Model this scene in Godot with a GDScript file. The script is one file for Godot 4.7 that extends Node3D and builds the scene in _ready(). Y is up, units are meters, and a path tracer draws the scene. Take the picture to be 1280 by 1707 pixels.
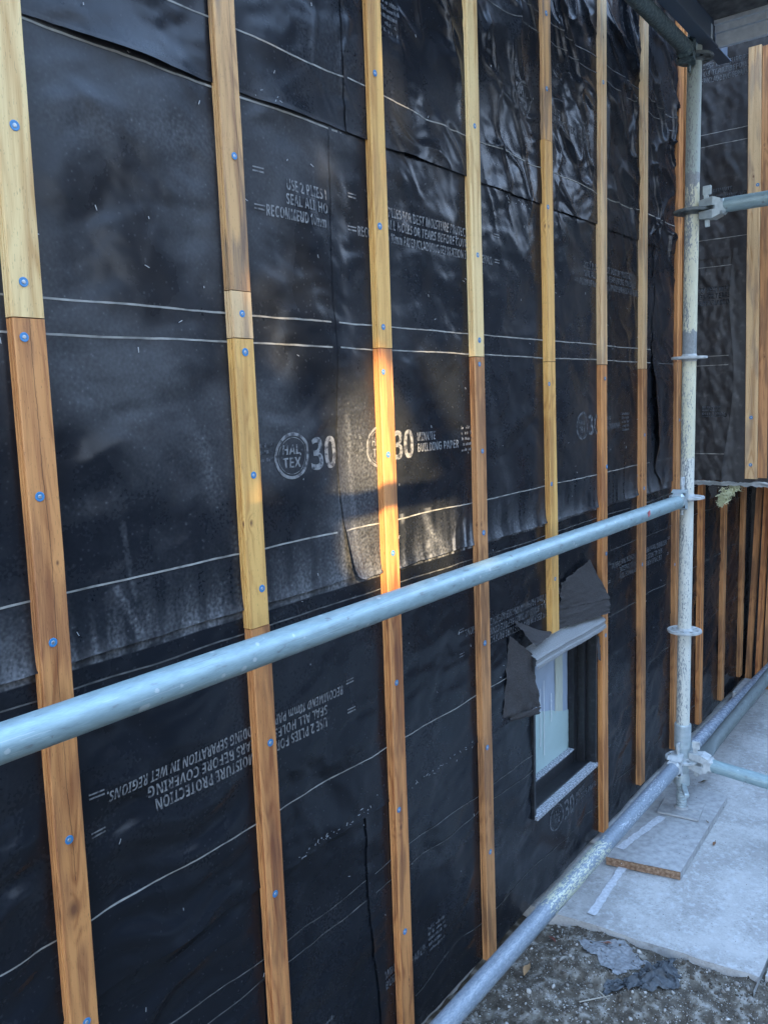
extends Node3D

# ---------------------------------------------------------------- camera model
# x runs along the long wall away from the camera, y is up, z comes out of the wall
const F := 1360.65
const EYE := Vector3(0.0, 1.4795, 1.1163)
const RT := Vector3(0.60815, -0.03233, 0.79316)
const UPV := Vector3(0.12623, 0.9904, -0.05642)
const FW := Vector3(0.78372, -0.13443, -0.60639)

var M := {}
var n_soft := FastNoiseLite.new()
var n_crease := FastNoiseLite.new()
var n_fold := FastNoiseLite.new()
var n_fine := FastNoiseLite.new()
var n_cell := FastNoiseLite.new()
var n_warp := FastNoiseLite.new()
var rng := RandomNumberGenerator.new()
var used := {}
var screw_mesh: ArrayMesh
var font: SystemFont
const BX := [0.217, 0.619, 1.030, 1.442, 1.840, 2.244, 2.638, 3.022, 3.430, 3.815, 4.215, 4.590]
const XB := 3.60      # face of the overhanging wall
const XC := 4.70      # face of the wall at the back of the recess
const ZS := 0.184     # scaffold line
const XS := 3.007
const Y5 := 0.0974    # lowest rosette
const FLOOR := -0.14

func un(x: float, y: float, axis: int, v: float) -> Vector3:
	var r := FW * F + RT * (x - 640.0) - UPV * (y - 853.5)
	return EYE + r * ((v - EYE[axis]) / r[axis])

# ---------------------------------------------------------------- small helpers
func numbered(called: String) -> String:
	if not used.has(called):
		used[called] = 0
		return called
	used[called] += 1
	return "%s_%03d" % [called, used[called]]

func thing(called: String, label: String, category: String, at := Vector3.ZERO, group := "") -> Node3D:
	var o := Node3D.new()
	o.name = numbered(called)
	add_child(o)
	o.position = at
	tag(o, label, category, group)
	return o

func tag(o: Node, label: String, category: String, group := "") -> void:
	o.set_meta("label", label)
	o.set_meta("category", category)
	if category == "wall":
		o.set_meta("kind", "thing")
	if group != "":
		o.set_meta("group", group)

func obj(called: String, mesh: Mesh, mat, parent: Node) -> MeshInstance3D:
	var o := MeshInstance3D.new()
	o.name = called
	o.mesh = mesh
	if mat is Array:
		for i in mat.size():
			mesh.surface_set_material(i, mat[i])
	elif mat != null:
		o.material_override = mat
	parent.add_child(o, true)
	return o

func stb() -> SurfaceTool:
	var st := SurfaceTool.new()
	st.begin(Mesh.PRIMITIVE_TRIANGLES)
	return st

func quad(st: SurfaceTool, a: Vector3, b: Vector3, c: Vector3, d: Vector3, ua := Vector2.ZERO, ub := Vector2(1, 0), uc := Vector2(1, 1), ud := Vector2(0, 1)) -> void:
	# a b c d counter-clockwise seen from outside
	var n := (b - a).cross(c - a)
	if n.length() < 1e-12:
		n = (c - a).cross(d - a)
	n = n.normalized()
	for q in [[a, ua], [c, uc], [b, ub], [a, ua], [d, ud], [c, uc]]:
		st.set_normal(n)
		st.set_uv(q[1])
		st.add_vertex(q[0])

func box(st: SurfaceTool, lo: Vector3, hi: Vector3, t := Transform3D.IDENTITY, bev := 0.0) -> void:
	# chamfered box: six faces, twelve edge strips, eight corners
	var c := (lo + hi) * 0.5
	var h := (hi - lo) * 0.5
	var b: float = min(bev, min(h.x, min(h.y, h.z)) * 0.45)
	var ax := [Vector3(1, 0, 0), Vector3(0, 1, 0), Vector3(0, 0, 1)]
	for i in 3:
		var j := (i + 1) % 3
		var k := (i + 2) % 3
		for s in [-1.0, 1.0]:
			var o: Vector3 = c + ax[i] * h[i] * s
			var u: Vector3 = ax[j] * (h[j] - b)
			var v: Vector3 = ax[k] * (h[k] - b) * s
			quad(st, t * (o - u - v), t * (o + u - v), t * (o + u + v), t * (o - u + v))
	if b <= 0.0:
		return
	for i in 3:
		var j := (i + 1) % 3
		var k := (i + 2) % 3
		for sj in [-1.0, 1.0]:
			for sk in [-1.0, 1.0]:
				var e: Vector3 = ax[i] * (h[i] - b)
				var p1: Vector3 = c + ax[j] * h[j] * sj + ax[k] * (h[k] - b) * sk
				var p2: Vector3 = c + ax[j] * (h[j] - b) * sj + ax[k] * h[k] * sk
				if sj * sk > 0:
					quad(st, t * (p1 - e), t * (p1 + e), t * (p2 + e), t * (p2 - e))
				else:
					quad(st, t * (p1 + e), t * (p1 - e), t * (p2 - e), t * (p2 + e))
	for sx in [-1.0, 1.0]:
		for sy in [-1.0, 1.0]:
			for sz in [-1.0, 1.0]:
				var s := Vector3(sx, sy, sz)
				var px: Vector3 = t * (c + s * Vector3(h.x, h.y - b, h.z - b))
				var py: Vector3 = t * (c + s * Vector3(h.x - b, h.y, h.z - b))
				var pz: Vector3 = t * (c + s * Vector3(h.x - b, h.y - b, h.z))
				var n := (px + py + pz) / 3.0 - t * c
				for q in ([px, pz, py] if sx * sy * sz > 0 else [px, py, pz]):
					st.set_normal(n.normalized())
					st.set_uv(Vector2.ZERO)
					st.add_vertex(q)

func frame_of(dir: Vector3) -> Basis:
	var y := dir.normalized()
	var x := (Vector3.UP if absf(y.y) < 0.95 else Vector3(0, 0, 1)).cross(y).normalized()
	return Basis(x, y, x.cross(y))

func lathe(st: SurfaceTool, prof: Array, t: Transform3D, seg := 24, cap := true, sx := 1.0) -> void:
	# prof: Vector2(radius, height) from bottom to top, turned about t's y axis
	var acc := 0.0
	for i in prof.size() - 1:
		var p: Vector2 = prof[i]
		var q: Vector2 = prof[i + 1]
		var l := (q - p).length()
		var nn := Vector2(q.y - p.y, -(q.x - p.x)).normalized()
		for k in seg:
			var a0 := TAU * k / seg
			var a1 := TAU * (k + 1) / seg
			var vs := []
			for e in [[p, a0, acc, k], [q, a1, acc + l, k + 1], [q, a0, acc + l, k], [p, a0, acc, k], [p, a1, acc, k + 1], [q, a1, acc + l, k + 1]]:
				vs.append(e)
			for e in vs:
				var r: Vector2 = e[0]
				st.set_normal((t.basis * Vector3(nn.x * cos(e[1]), nn.y, nn.x * sin(e[1]))).normalized())
				st.set_uv(Vector2(float(e[3]) / seg, e[2]))
				st.add_vertex(t * Vector3(r.x * cos(e[1]) * sx, r.y, r.x * sin(e[1])))
		acc += l
	if cap:
		for e in [[prof[0], -1.0], [prof[-1], 1.0]]:
			var r: Vector2 = e[0]
			if r.x < 0.0005:
				continue
			for k in seg:
				var a0 := TAU * k / seg
				var a1 := TAU * (k + 1) / seg
				var vv := [Vector3(0, r.y, 0), Vector3(r.x * cos(a0) * sx, r.y, r.x * sin(a0)), Vector3(r.x * cos(a1) * sx, r.y, r.x * sin(a1))]
				if e[1] > 0:
					pass
				else:
					vv.reverse()
				for w in vv:
					st.set_normal((t.basis * Vector3(0, e[1], 0)).normalized())
					st.set_uv(Vector2(0.5, 0))
					st.add_vertex(t * w)

func pipe(a: Vector3, b: Vector3, r: float, dents := 0.0) -> ArrayMesh:
	var st := stb()
	var l := (b - a).length()
	var prof := []
	var n := int(max(2, l / 0.06))
	for i in n + 1:
		prof.append(Vector2(r + dents * n_fine.get_noise_2d(i * 0.7, r * 900.0), l * i / n))
	lathe(st, prof, Transform3D(frame_of(b - a), a), 40, true)
	return st.commit()

func grid_mesh(nu: int, nv: int, at: Callable, uv: Callable, skip = null) -> ArrayMesh:
	var P := PackedVector3Array()
	var U := PackedVector2Array()
	P.resize((nu + 1) * (nv + 1))
	U.resize(P.size())
	for j in nv + 1:
		for i in nu + 1:
			var p: Vector3 = at.call(float(i) / nu, float(j) / nv)
			P[j * (nu + 1) + i] = p
			U[j * (nu + 1) + i] = uv.call(p)
	var N := PackedVector3Array()
	N.resize(P.size())
	for j in nv + 1:
		for i in nu + 1:
			var a := P[j * (nu + 1) + max(i - 1, 0)]
			var b := P[j * (nu + 1) + min(i + 1, nu)]
			var c := P[max(j - 1, 0) * (nu + 1) + i]
			var e := P[min(j + 1, nv) * (nu + 1) + i]
			N[j * (nu + 1) + i] = (b - a).cross(e - c).normalized()
	var I := PackedInt32Array()
	for j in nv:
		for i in nu:
			var a := j * (nu + 1) + i
			if skip != null:
				var mid := (P[a] + P[a + nu + 2]) * 0.5
				if skip.call(mid):
					continue
			I.append_array([a, a + nu + 1, a + 1, a + 1, a + nu + 1, a + nu + 2])
	var arr := []
	arr.resize(Mesh.ARRAY_MAX)
	arr[Mesh.ARRAY_VERTEX] = P
	arr[Mesh.ARRAY_NORMAL] = N
	arr[Mesh.ARRAY_TEX_UV] = U
	arr[Mesh.ARRAY_INDEX] = I
	var m := ArrayMesh.new()
	m.add_surface_from_arrays(Mesh.PRIMITIVE_TRIANGLES, arr)
	return m

# ---------------------------------------------------------------- materials
func noise(seed_: int, freq: float, oct := 3, kind := FastNoiseLite.TYPE_SIMPLEX_SMOOTH) -> FastNoiseLite:
	var n := FastNoiseLite.new()
	n.seed = seed_
	n.frequency = freq
	n.noise_type = kind
	n.fractal_octaves = oct
	n.fractal_type = FastNoiseLite.FRACTAL_FBM if oct > 1 else FastNoiseLite.FRACTAL_NONE
	return n

func noise_tex(n: FastNoiseLite, ramp: Array, size := 512, normal := false, bump := 4.0) -> Texture2D:
	# computed at once, so that nothing depends on a worker thread
	var im: Image = n.get_seamless_image(size, size)
	if normal:
		im.convert(Image.FORMAT_RGBA8)
		im.bump_map_to_normal_map(bump)
		return ImageTexture.create_from_image(im)
	var g := Gradient.new()
	var offs := PackedFloat32Array()
	var cols := PackedColorArray()
	for r in ramp:
		offs.append(r[0])
		cols.append(r[1])
	g.offsets = offs
	g.colors = cols
	var lut := []
	for i in 256:
		lut.append(g.sample(i / 255.0))
	im.convert(Image.FORMAT_L8)
	var src := im.get_data()
	var out := PackedByteArray()
	out.resize(size * size * 3)
	for i in src.size():
		var c: Color = lut[src[i]]
		out[i * 3] = c.r8
		out[i * 3 + 1] = c.g8
		out[i * 3 + 2] = c.b8
	return ImageTexture.create_from_image(Image.create_from_data(size, size, false, Image.FORMAT_RGB8, out))

func lin(r: float, g: float, b: float) -> Color:
	return Color(r, g, b).linear_to_srgb()

func mat(c: Color, rough := 0.7, metal := 0.0) -> StandardMaterial3D:
	var m := StandardMaterial3D.new()
	m.albedo_color = c
	m.roughness = rough
	m.metallic = metal
	m.cull_mode = BaseMaterial3D.CULL_DISABLED
	return m

func tri(m: StandardMaterial3D, tex: Texture2D, scale: float, nrm: Texture2D = null, ns := 0.5, world := true) -> StandardMaterial3D:
	m.albedo_texture = tex
	m.uv1_triplanar = true
	m.uv1_world_triplanar = world
	m.uv1_scale = Vector3.ONE * scale
	if nrm:
		m.normal_enabled = true
		m.normal_texture = nrm
		m.normal_scale = ns
	return m

func wood_tex(seed_: int, light: Color, dark: Color, ringk: float, stain: float, stain_c: Color, knots: Array, splits: Array) -> ImageTexture:
	# u across 48 mm, v along 1.7 m of a board; light and dark are linear
	var w := 96
	var h := 1280
	var nr := noise(seed_, 1.0, 2)
	var nf := noise(seed_ + 7, 1.0, 2)
	var ns := noise(seed_ + 13, 1.0, 3)
	var out := PackedByteArray()
	out.resize(w * h * 3)
	for j in h:
		var v := 1.7 * j / h
		for i in w:
			var u := 0.048 * i / w
			var n := nr.get_noise_2d(u * 16.0, v * 2.6) * ringk + u * 14.0
			var kd := 0.0
			for k in knots:
				var dx: float = (u - k[0]) / k[2]
				var dy: float = (v - k[1]) / (k[2] * 1.4)
				var r2 := dx * dx + dy * dy
				n += 1.6 * exp(-r2 * 0.16)
				kd = max(kd, clampf(1.35 - sqrt(r2), 0.0, 1.0))
			var s := 0.5 + 0.5 * sin(TAU * n)
			var ring := pow(s, 2.0) * clampf(0.55 + 1.2 * ns.get_noise_2d(u * 20.0 + 60.0, v * 1.8), 0.05, 1.0)
			var fib := nf.get_noise_2d(u * 900.0, v * 14.0)
			var t := clampf(0.12 + 0.58 * ring + 0.38 * fib + 0.85 * nf.get_noise_2d(u * 40.0, v * 1.7 + 40.0), 0.0, 1.0)
			var c := light.lerp(dark, t)
			var st := clampf((ns.get_noise_2d(u * 18.0, v * 3.2) - 0.05) * 3.0, 0.0, 1.0) * stain
			c = c.lerp(stain_c, st * (0.75 + 0.5 * fib))
			c = c.lerp(Color(0.15, 0.055, 0.022), kd * 0.9)
			for q in splits:
				var su: float = q[0] + 0.004 * nr.get_noise_2d(7.0, v * 3.0) + 0.0006 * nf.get_noise_2d(2.0, v * 40.0)
				if v > q[1] and v < q[2] and absf(u - su) < 0.0005:
					c = c * 0.35
			if nf.get_noise_2d(u * 500.0 + 90.0, v * 60.0) > 0.62:
				c = c * 0.6
			c = c.linear_to_srgb()
			var o := (j * w + i) * 3
			out[o] = c.r8
			out[o + 1] = c.g8
			out[o + 2] = c.b8
	return ImageTexture.create_from_image(Image.create_from_data(w, h, false, Image.FORMAT_RGB8, out))

func make_materials() -> void:
	# ---- battens
	var specs := {
		"cream": [Color(0.80, 0.575, 0.265), Color(0.56, 0.32, 0.11), 1.5, 0.25, Color(0.36, 0.20, 0.09), []],
		"orange": [Color(0.62, 0.275, 0.088), Color(0.31, 0.105, 0.030), 2.4, 0.8, Color(0.26, 0.095, 0.035), [[0.020, 0.760, 0.0095], [0.036, 1.25, 0.0025]]],
		"yellow": [Color(0.74, 0.425, 0.125), Color(0.46, 0.205, 0.048), 2.6, 0.45, Color(0.30, 0.14, 0.045), [[0.016, 0.35, 0.0035]]],
		"weathered": [Color(0.60, 0.34, 0.135), Color(0.28, 0.135, 0.055), 2.6, 0.8, Color(0.13, 0.095, 0.07), [[0.030, 0.55, 0.0045]]],
		"red": [Color(0.62, 0.27, 0.088), Color(0.27, 0.080, 0.025), 2.6, 0.8, Color(0.17, 0.065, 0.03), [[0.018, 0.62, 0.005], [0.03, 0.25, 0.003]]],
		"brown": [Color(0.54, 0.255, 0.095), Color(0.28, 0.115, 0.04), 2.8, 0.7, Color(0.16, 0.075, 0.038), [[0.03, 0.45, 0.004], [0.014, 1.2, 0.003]]],
		"pale": [Color(0.66, 0.44, 0.22), Color(0.44, 0.23, 0.09), 2.4, 0.65, Color(0.27, 0.19, 0.13), [[0.022, 1.1, 0.004]]],
	}
	var s := 11
	var grain := noise_tex(noise(5, 0.02, 4), [], 256, true, 3.0)
	for k in specs:
		var a: Array = specs[k]
		var m := mat(Color.WHITE, 0.62)
		m.albedo_texture = wood_tex(s, a[0], a[1], a[2], a[3], a[4], a[5], [[0.026, 0.80, 1.68]] if k == "orange" else ([[0.034, 0.1, 0.5]] if k == "weathered" else []))
		m.texture_repeat = true
		m.normal_enabled = true
		m.normal_texture = grain
		m.normal_scale = 0.25
		M[k] = m
		s += 31
	# ---- screws
	M.screw_blue = mat(lin(0.045, 0.21, 0.42), 0.4)
	M.screw_zinc = mat(lin(0.42, 0.45, 0.48), 0.38, 0.7)
	# ---- galvanised steel
	var zn := noise_tex(noise(21, 0.022, 6), [[0.0, lin(0.33, 0.39, 0.40)], [0.40, lin(0.42, 0.485, 0.49)], [0.62, lin(0.445, 0.51, 0.515)], [1.0, lin(0.54, 0.59, 0.59)]], 512)
	var zb := noise_tex(noise(22, 0.05, 3), [], 256, true, 2.0)
	var g := mat(Color.WHITE, 0.42, 0.35)
	tri(g, zn, 4.0, zb, 0.035, false)
	M.zinc = g
	var zn2 := noise_tex(noise(23, 0.018, 4, FastNoiseLite.TYPE_SIMPLEX), [[0.0, lin(0.16, 0.19, 0.23)], [0.45, lin(0.26, 0.30, 0.36)], [0.60, lin(0.34, 0.39, 0.44)], [0.68, lin(0.48, 0.52, 0.56)], [1.0, lin(0.58, 0.61, 0.63)]], 512)
	var g2 := mat(Color.WHITE, 0.5, 0.3)
	tri(g2, zn2, 5.5, zb, 0.06, false)
	M.zinc_spotted = g2
	var g3 := mat(Color.WHITE, 0.6, 0.2)
	tri(g3, noise_tex(noise(25, 0.02, 5), [[0.0, lin(0.07, 0.085, 0.085)], [0.5, lin(0.12, 0.14, 0.14)], [1.0, lin(0.21, 0.235, 0.23)]], 256), 7.0, zb, 0.08, false)
	M.zinc_dull = g3
	var g4 := mat(Color.WHITE, 0.6, 0.1)
	tri(g4, noise_tex(noise(26, 0.03, 4), [[0.0, lin(0.26, 0.28, 0.28)], [0.35, lin(0.42, 0.44, 0.435)], [0.6, lin(0.50, 0.52, 0.505)], [1.0, lin(0.60, 0.61, 0.59)]], 256), 4.0, null, 0.0, false)
	M.white_worn = g4
	var gd := mat(Color.WHITE, 0.55, 0.3)
	tri(gd, noise_tex(noise(27, 0.03, 5), [[0.0, lin(0.04, 0.06, 0.065)], [0.5, lin(0.08, 0.115, 0.12)], [0.75, lin(0.14, 0.19, 0.19)], [1.0, lin(0.25, 0.30, 0.30)]], 256), 11.0, null, 0.0, false)
	M.steel_green = gd
	M.steel_blue = mat(lin(0.10, 0.13, 0.17), 0.55, 0.2)
	var dk := mat(Color.WHITE, 0.8)
	tri(dk, noise_tex(noise(28, 0.02, 5), [[0.0, lin(0.05, 0.05, 0.05)], [0.5, lin(0.10, 0.10, 0.098)], [1.0, lin(0.17, 0.165, 0.155)]], 256), 3.0)
	M.deck_ply = dk
	M.deck_trim = tri(mat(Color.WHITE, 0.6), noise_tex(noise(29, 0.03, 4), [[0.0, lin(0.42, 0.48, 0.54)], [1.0, lin(0.60, 0.66, 0.71)]], 256), 4.0)
	# ---- paper
	M.paper_side = tri(mat(Color.WHITE, 0.5), noise_tex(noise(41, 0.02, 5), [[0.0, lin(0.012, 0.012, 0.013)], [0.55, lin(0.020, 0.020, 0.021)], [0.75, lin(0.035, 0.034, 0.034)], [1.0, lin(0.09, 0.085, 0.08)]], 512), 2.0, noise_tex(noise(42, 0.012, 4), [], 512, true, 6.0), 0.02)
	M.flap = tri(mat(Color.WHITE, 0.75), noise_tex(noise(43, 0.04, 5), [[0.0, lin(0.022, 0.020, 0.020)], [0.5, lin(0.038, 0.034, 0.033)], [1.0, lin(0.08, 0.071, 0.066)]], 256), 14.0, noise_tex(noise(44, 0.03, 4), [], 256, true, 5.0), 0.08)
	M.print = tri(mat(Color.WHITE, 0.85), noise_tex(noise(45, 0.03, 5), [[0.0, lin(0.03, 0.03, 0.032)], [0.30, lin(0.06, 0.06, 0.065)], [0.46, lin(0.17, 0.17, 0.168)], [1.0, lin(0.29, 0.287, 0.277)]], 512), 4.0)
	M.print_faint = tri(mat(Color.WHITE, 0.85), noise_tex(noise(46, 0.03, 5), [[0.0, lin(0.018, 0.019, 0.02)], [0.36, lin(0.03, 0.032, 0.036)], [0.46, lin(0.09, 0.094, 0.10)], [1.0, lin(0.17, 0.174, 0.175)]], 512), 4.0)
	M.line = tri(mat(Color.WHITE, 0.8), noise_tex(noise(47, 0.03, 3), [[0.0, lin(0.10, 0.10, 0.09)], [0.5, lin(0.25, 0.24, 0.215)], [1.0, lin(0.36, 0.35, 0.31)]], 256), 3.0)
	M.line_faint = tri(mat(Color.WHITE, 0.8), noise_tex(noise(48, 0.03, 3), [[0.0, lin(0.03, 0.03, 0.03)], [0.5, lin(0.09, 0.09, 0.085)], [1.0, lin(0.20, 0.195, 0.18)]], 256), 3.0)
	M.staple = mat(lin(0.40, 0.41, 0.41), 0.5, 0.3)
	# ---- window, ground and the rest
	M.alu_black = tri(mat(Color.WHITE, 0.35), noise_tex(noise(51, 0.03, 4), [[0.0, lin(0.010, 0.011, 0.013)], [0.7, lin(0.018, 0.019, 0.021)], [1.0, lin(0.06, 0.062, 0.065)]], 256), 5.0)
	M.sill_dust = tri(mat(Color.WHITE, 0.85), noise_tex(noise(52, 0.05, 5), [[0.0, lin(0.03, 0.034, 0.04)], [0.40, lin(0.14, 0.155, 0.175)], [0.55, lin(0.38, 0.40, 0.42)], [1.0, lin(0.58, 0.60, 0.62)]], 256), 12.0)
	M.flashing = tri(mat(Color.WHITE, 0.7, 0.1), noise_tex(noise(53, 0.05, 5), [[0.0, lin(0.10, 0.10, 0.10)], [0.45, lin(0.24, 0.245, 0.24)], [1.0, lin(0.42, 0.42, 0.41)]], 256), 24.0)
	var cn := noise_tex(noise(61, 0.05, 5), [], 512, true, 5.0)
	M.concrete = tri(mat(Color.WHITE, 0.85), concrete_tex(), 1.1, cn, 0.12)
	M.soil = tri(mat(Color.WHITE, 0.95), noise_tex(noise(63, 0.012, 8), [[0.0, lin(0.030, 0.023, 0.016)], [0.42, lin(0.070, 0.056, 0.040)], [0.58, lin(0.115, 0.098, 0.075)], [0.70, lin(0.21, 0.19, 0.155)], [1.0, lin(0.42, 0.40, 0.37)]], 1024), 1.6, cn, 0.35)
	M.board = tri(mat(Color.WHITE, 0.85), noise_tex(noise(64, 0.02, 5), [[0.0, lin(0.28, 0.28, 0.275)], [0.5, lin(0.37, 0.37, 0.36)], [1.0, lin(0.46, 0.46, 0.445)]], 512), 3.0, cn, 0.1)
	M.board_end = tri(mat(Color.WHITE, 0.8), noise_tex(noise(65, 0.03, 5), [[0.0, lin(0.10, 0.05, 0.025)], [0.5, lin(0.24, 0.14, 0.08)], [1.0, lin(0.42, 0.29, 0.19)]], 256), 9.0, cn, 0.2)
	M.dust = tri(mat(Color.WHITE, 0.9), noise_tex(noise(66, 0.05, 4), [[0.0, lin(0.46, 0.48, 0.50)], [1.0, lin(0.72, 0.74, 0.76)]], 256), 5.0)  # pale tone of the narrow strip on board and slab

func concrete_tex() -> ImageTexture:
	var sz := 1024
	var a := noise(71, 0.004, 5).get_seamless_image(sz, sz)
	var b := noise(72, 0.09, 3).get_seamless_image(sz, sz)
	var c := noise(73, 0.03, 4).get_seamless_image(sz, sz)
	for im in [a, b, c]:
		im.convert(Image.FORMAT_L8)
	var da := a.get_data()
	var db := b.get_data()
	var dc := c.get_data()
	var out := PackedByteArray()
	out.resize(sz * sz * 3)
	var lo := Color(0.335, 0.325, 0.305)
	var hi := Color(0.455, 0.445, 0.42)
	for i in sz * sz:
		var t := clampf((da[i] / 255.0 - 0.5) * 1.8 + 0.5 + (db[i] / 255.0 - 0.5) * 0.9, 0.0, 1.0)
		var k := lo.lerp(hi, t)
		if dc[i] > 150:
			k = k.lerp(Color(0.52, 0.53, 0.525), clampf((dc[i] - 150) / 50.0, 0.0, 1.0) * 0.6)
		elif dc[i] < 92:
			k = k.lerp(Color(0.22, 0.215, 0.20), clampf((92 - dc[i]) / 55.0, 0.0, 1.0) * 0.42)
		if db[i] < 52:
			k = k * 0.7
		k = k.linear_to_srgb()
		out[i * 3] = k.r8
		out[i * 3 + 1] = k.g8
		out[i * 3 + 2] = k.b8
	return ImageTexture.create_from_image(Image.create_from_data(sz, sz, false, Image.FORMAT_RGB8, out))

# dust, chalk drips and scuffs lie on the paper where the photograph shows them
const PX0 := 0.1
const PXW := 4.7
const PY0 := -0.3
const PYH := 3.4
func paper_uv(p: Vector3) -> Vector2:
	return Vector2((p.x - PX0) / PXW, 1.0 - (p.y - PY0) / PYH)

func make_paper() -> void:
	var w := 2048
	var h := 1480
	var na := noise(81, 0.0045, 5).get_image(w, h)
	var nb := noise(82, 0.28, 3).get_image(w, h)
	var nc := noise(84, 0.018, 5, FastNoiseLite.TYPE_PERLIN).get_image(w, h)
	var ns := noise(83, 0.05, 4).get_image(w, 64)
	for im in [na, nb, nc, ns]:
		im.convert(Image.FORMAT_L8)
	var a := na.get_data()
	var b := nb.get_data()
	var c := nc.get_data()
	var s := ns.get_data()
	var rgb := PackedByteArray()
	rgb.resize(w * h * 3)
	var ro := PackedByteArray()
	ro.resize(w * h)
	var base := Color(0.0075, 0.0094, 0.0132)
	var dust := Color(0.27, 0.275, 0.28)
	var lut := []
	for i in 256:
		lut.append(base.lerp(dust, i / 255.0).linear_to_srgb())
	# scuffs: soft slanting strokes where something rubbed the sheet [x0, y0, x1, y1, half width, strength]
	var scuffs := [[0.93, 1.42, 1.00, 1.22, 0.020, 0.20], [0.74, 1.20, 0.775, 1.12, 0.006, 0.35], [0.76, 1.30, 0.77, 1.18, 0.004, 0.3], [0.70, 1.90, 0.98, 1.93, 0.035, 0.16], [1.255, 1.30, 1.30, 1.13, 0.03, 0.10], [1.60, 1.20, 1.64, 1.14, 0.012, 0.5], [1.32, 1.45, 1.335, 1.2, 0.008, 0.22], [2.3, 1.35, 2.31, 1.15, 0.010, 0.12], [1.9, 1.5, 2.0, 1.25, 0.02, 0.08], [3.22, 1.5, 3.25, 1.2, 0.03, 0.10], [0.66, 1.33, 0.82, 1.36, 0.02, 0.10], [1.60, 0.28, 1.70, 0.33, 0.015, 0.05]]
	for j in h:
		var y := PY0 + PYH * (1.0 - (j + 0.5) / h)
		var mid := y > 1.09 and y < 2.03
		var edge := exp(-(y - 1.10) / 0.045) if mid else 0.0
		var wide := exp(-(y - 1.10) / 0.22) if mid else 0.0
		var sj := (j / 9) % 64
		var here := []
		for q in scuffs:
			if y > min(q[1], q[3]) - 0.08 and y < max(q[1], q[3]) + 0.08:
				here.append(q)
		for i in w:
			var x := PX0 + PXW * (i + 0.5) / w
			var o := j * w + i
			var av := a[o] / 255.0
			var bv := b[o] / 255.0
			var cv := c[o] / 255.0
			var sv := s[sj * w + i] / 255.0
			var grain := 0.15 + 1.5 * clampf(bv - 0.25, 0.0, 1.0)
			var d := 0.008 + 0.05 * clampf((av - 0.40) * 2.6, 0.0, 1.0) * grain
			if mid:
				var near: float = clampf((1.75 - x) / 0.7, 0.12, 1.0)
				d += near * 0.17 * clampf((av - 0.33) * 2.3, 0.0, 1.0) * (0.3 + 0.7 * cv) + near * 0.05 * clampf((av * 0.8 + cv * 0.2 - 0.36) * 3.2, 0.0, 1.0) * grain
				d += wide * near * 0.035 * grain
				d += edge * grain * clampf((sv - 0.30) * 2.6, 0.08, 1.0) * 0.62
				if x > 1.45 and x < 1.84 and y < 1.22:
					d += 0.7 * clampf((cv - 0.56) * 6.0, 0.0, 1.0) * clampf((sv - 0.45) * 5.0, 0.0, 1.0)
			elif y >= 2.03:
				d += 0.05 * clampf((av - 0.45) * 3.0, 0.0, 1.0) * grain
			if mid and x > 1.285 and x < 1.47 and y < 1.55:
				d += 0.30 * smoothstep(1.47, 1.40, x) * smoothstep(1.55, 1.30, y) * (0.35 + 0.9 * cv) * grain
			for q in here:
				var ab := Vector2(q[2] - q[0], q[3] - q[1])
				var ap := Vector2(x - q[0], y - q[1])
				var t := clampf(ap.dot(ab) / ab.length_squared(), 0.0, 1.0)
				var dd: float = (ap - ab * t).length() / q[4]
				if dd < 2.5:
					d += q[5] * exp(-dd * dd) * (0.25 + 1.2 * sv) * grain * (0.4 + cv)
			if bv > 0.80:
				d += (bv - 0.80) * 2.4 * (0.8 if mid else 0.3)
			var k: Color = lut[int(clampf(d, 0.0, 1.0) * 255.0)]
			rgb[o * 3] = k.r8
			rgb[o * 3 + 1] = k.g8
			rgb[o * 3 + 2] = k.b8
			ro[o] = int(clampf(0.25 + d * 1.4 + 0.10 * (cv - 0.5), 0.18, 0.9) * 255.0)
	var m := mat(Color.WHITE, 1.0)
	m.metallic_specular = 0.33
	m.albedo_texture = ImageTexture.create_from_image(Image.create_from_data(w, h, false, Image.FORMAT_RGB8, rgb))
	m.roughness_texture = ImageTexture.create_from_image(Image.create_from_data(w, h, false, Image.FORMAT_L8, ro))
	m.roughness_texture_channel = BaseMaterial3D.TEXTURE_CHANNEL_RED
	M.paper = m

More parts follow.
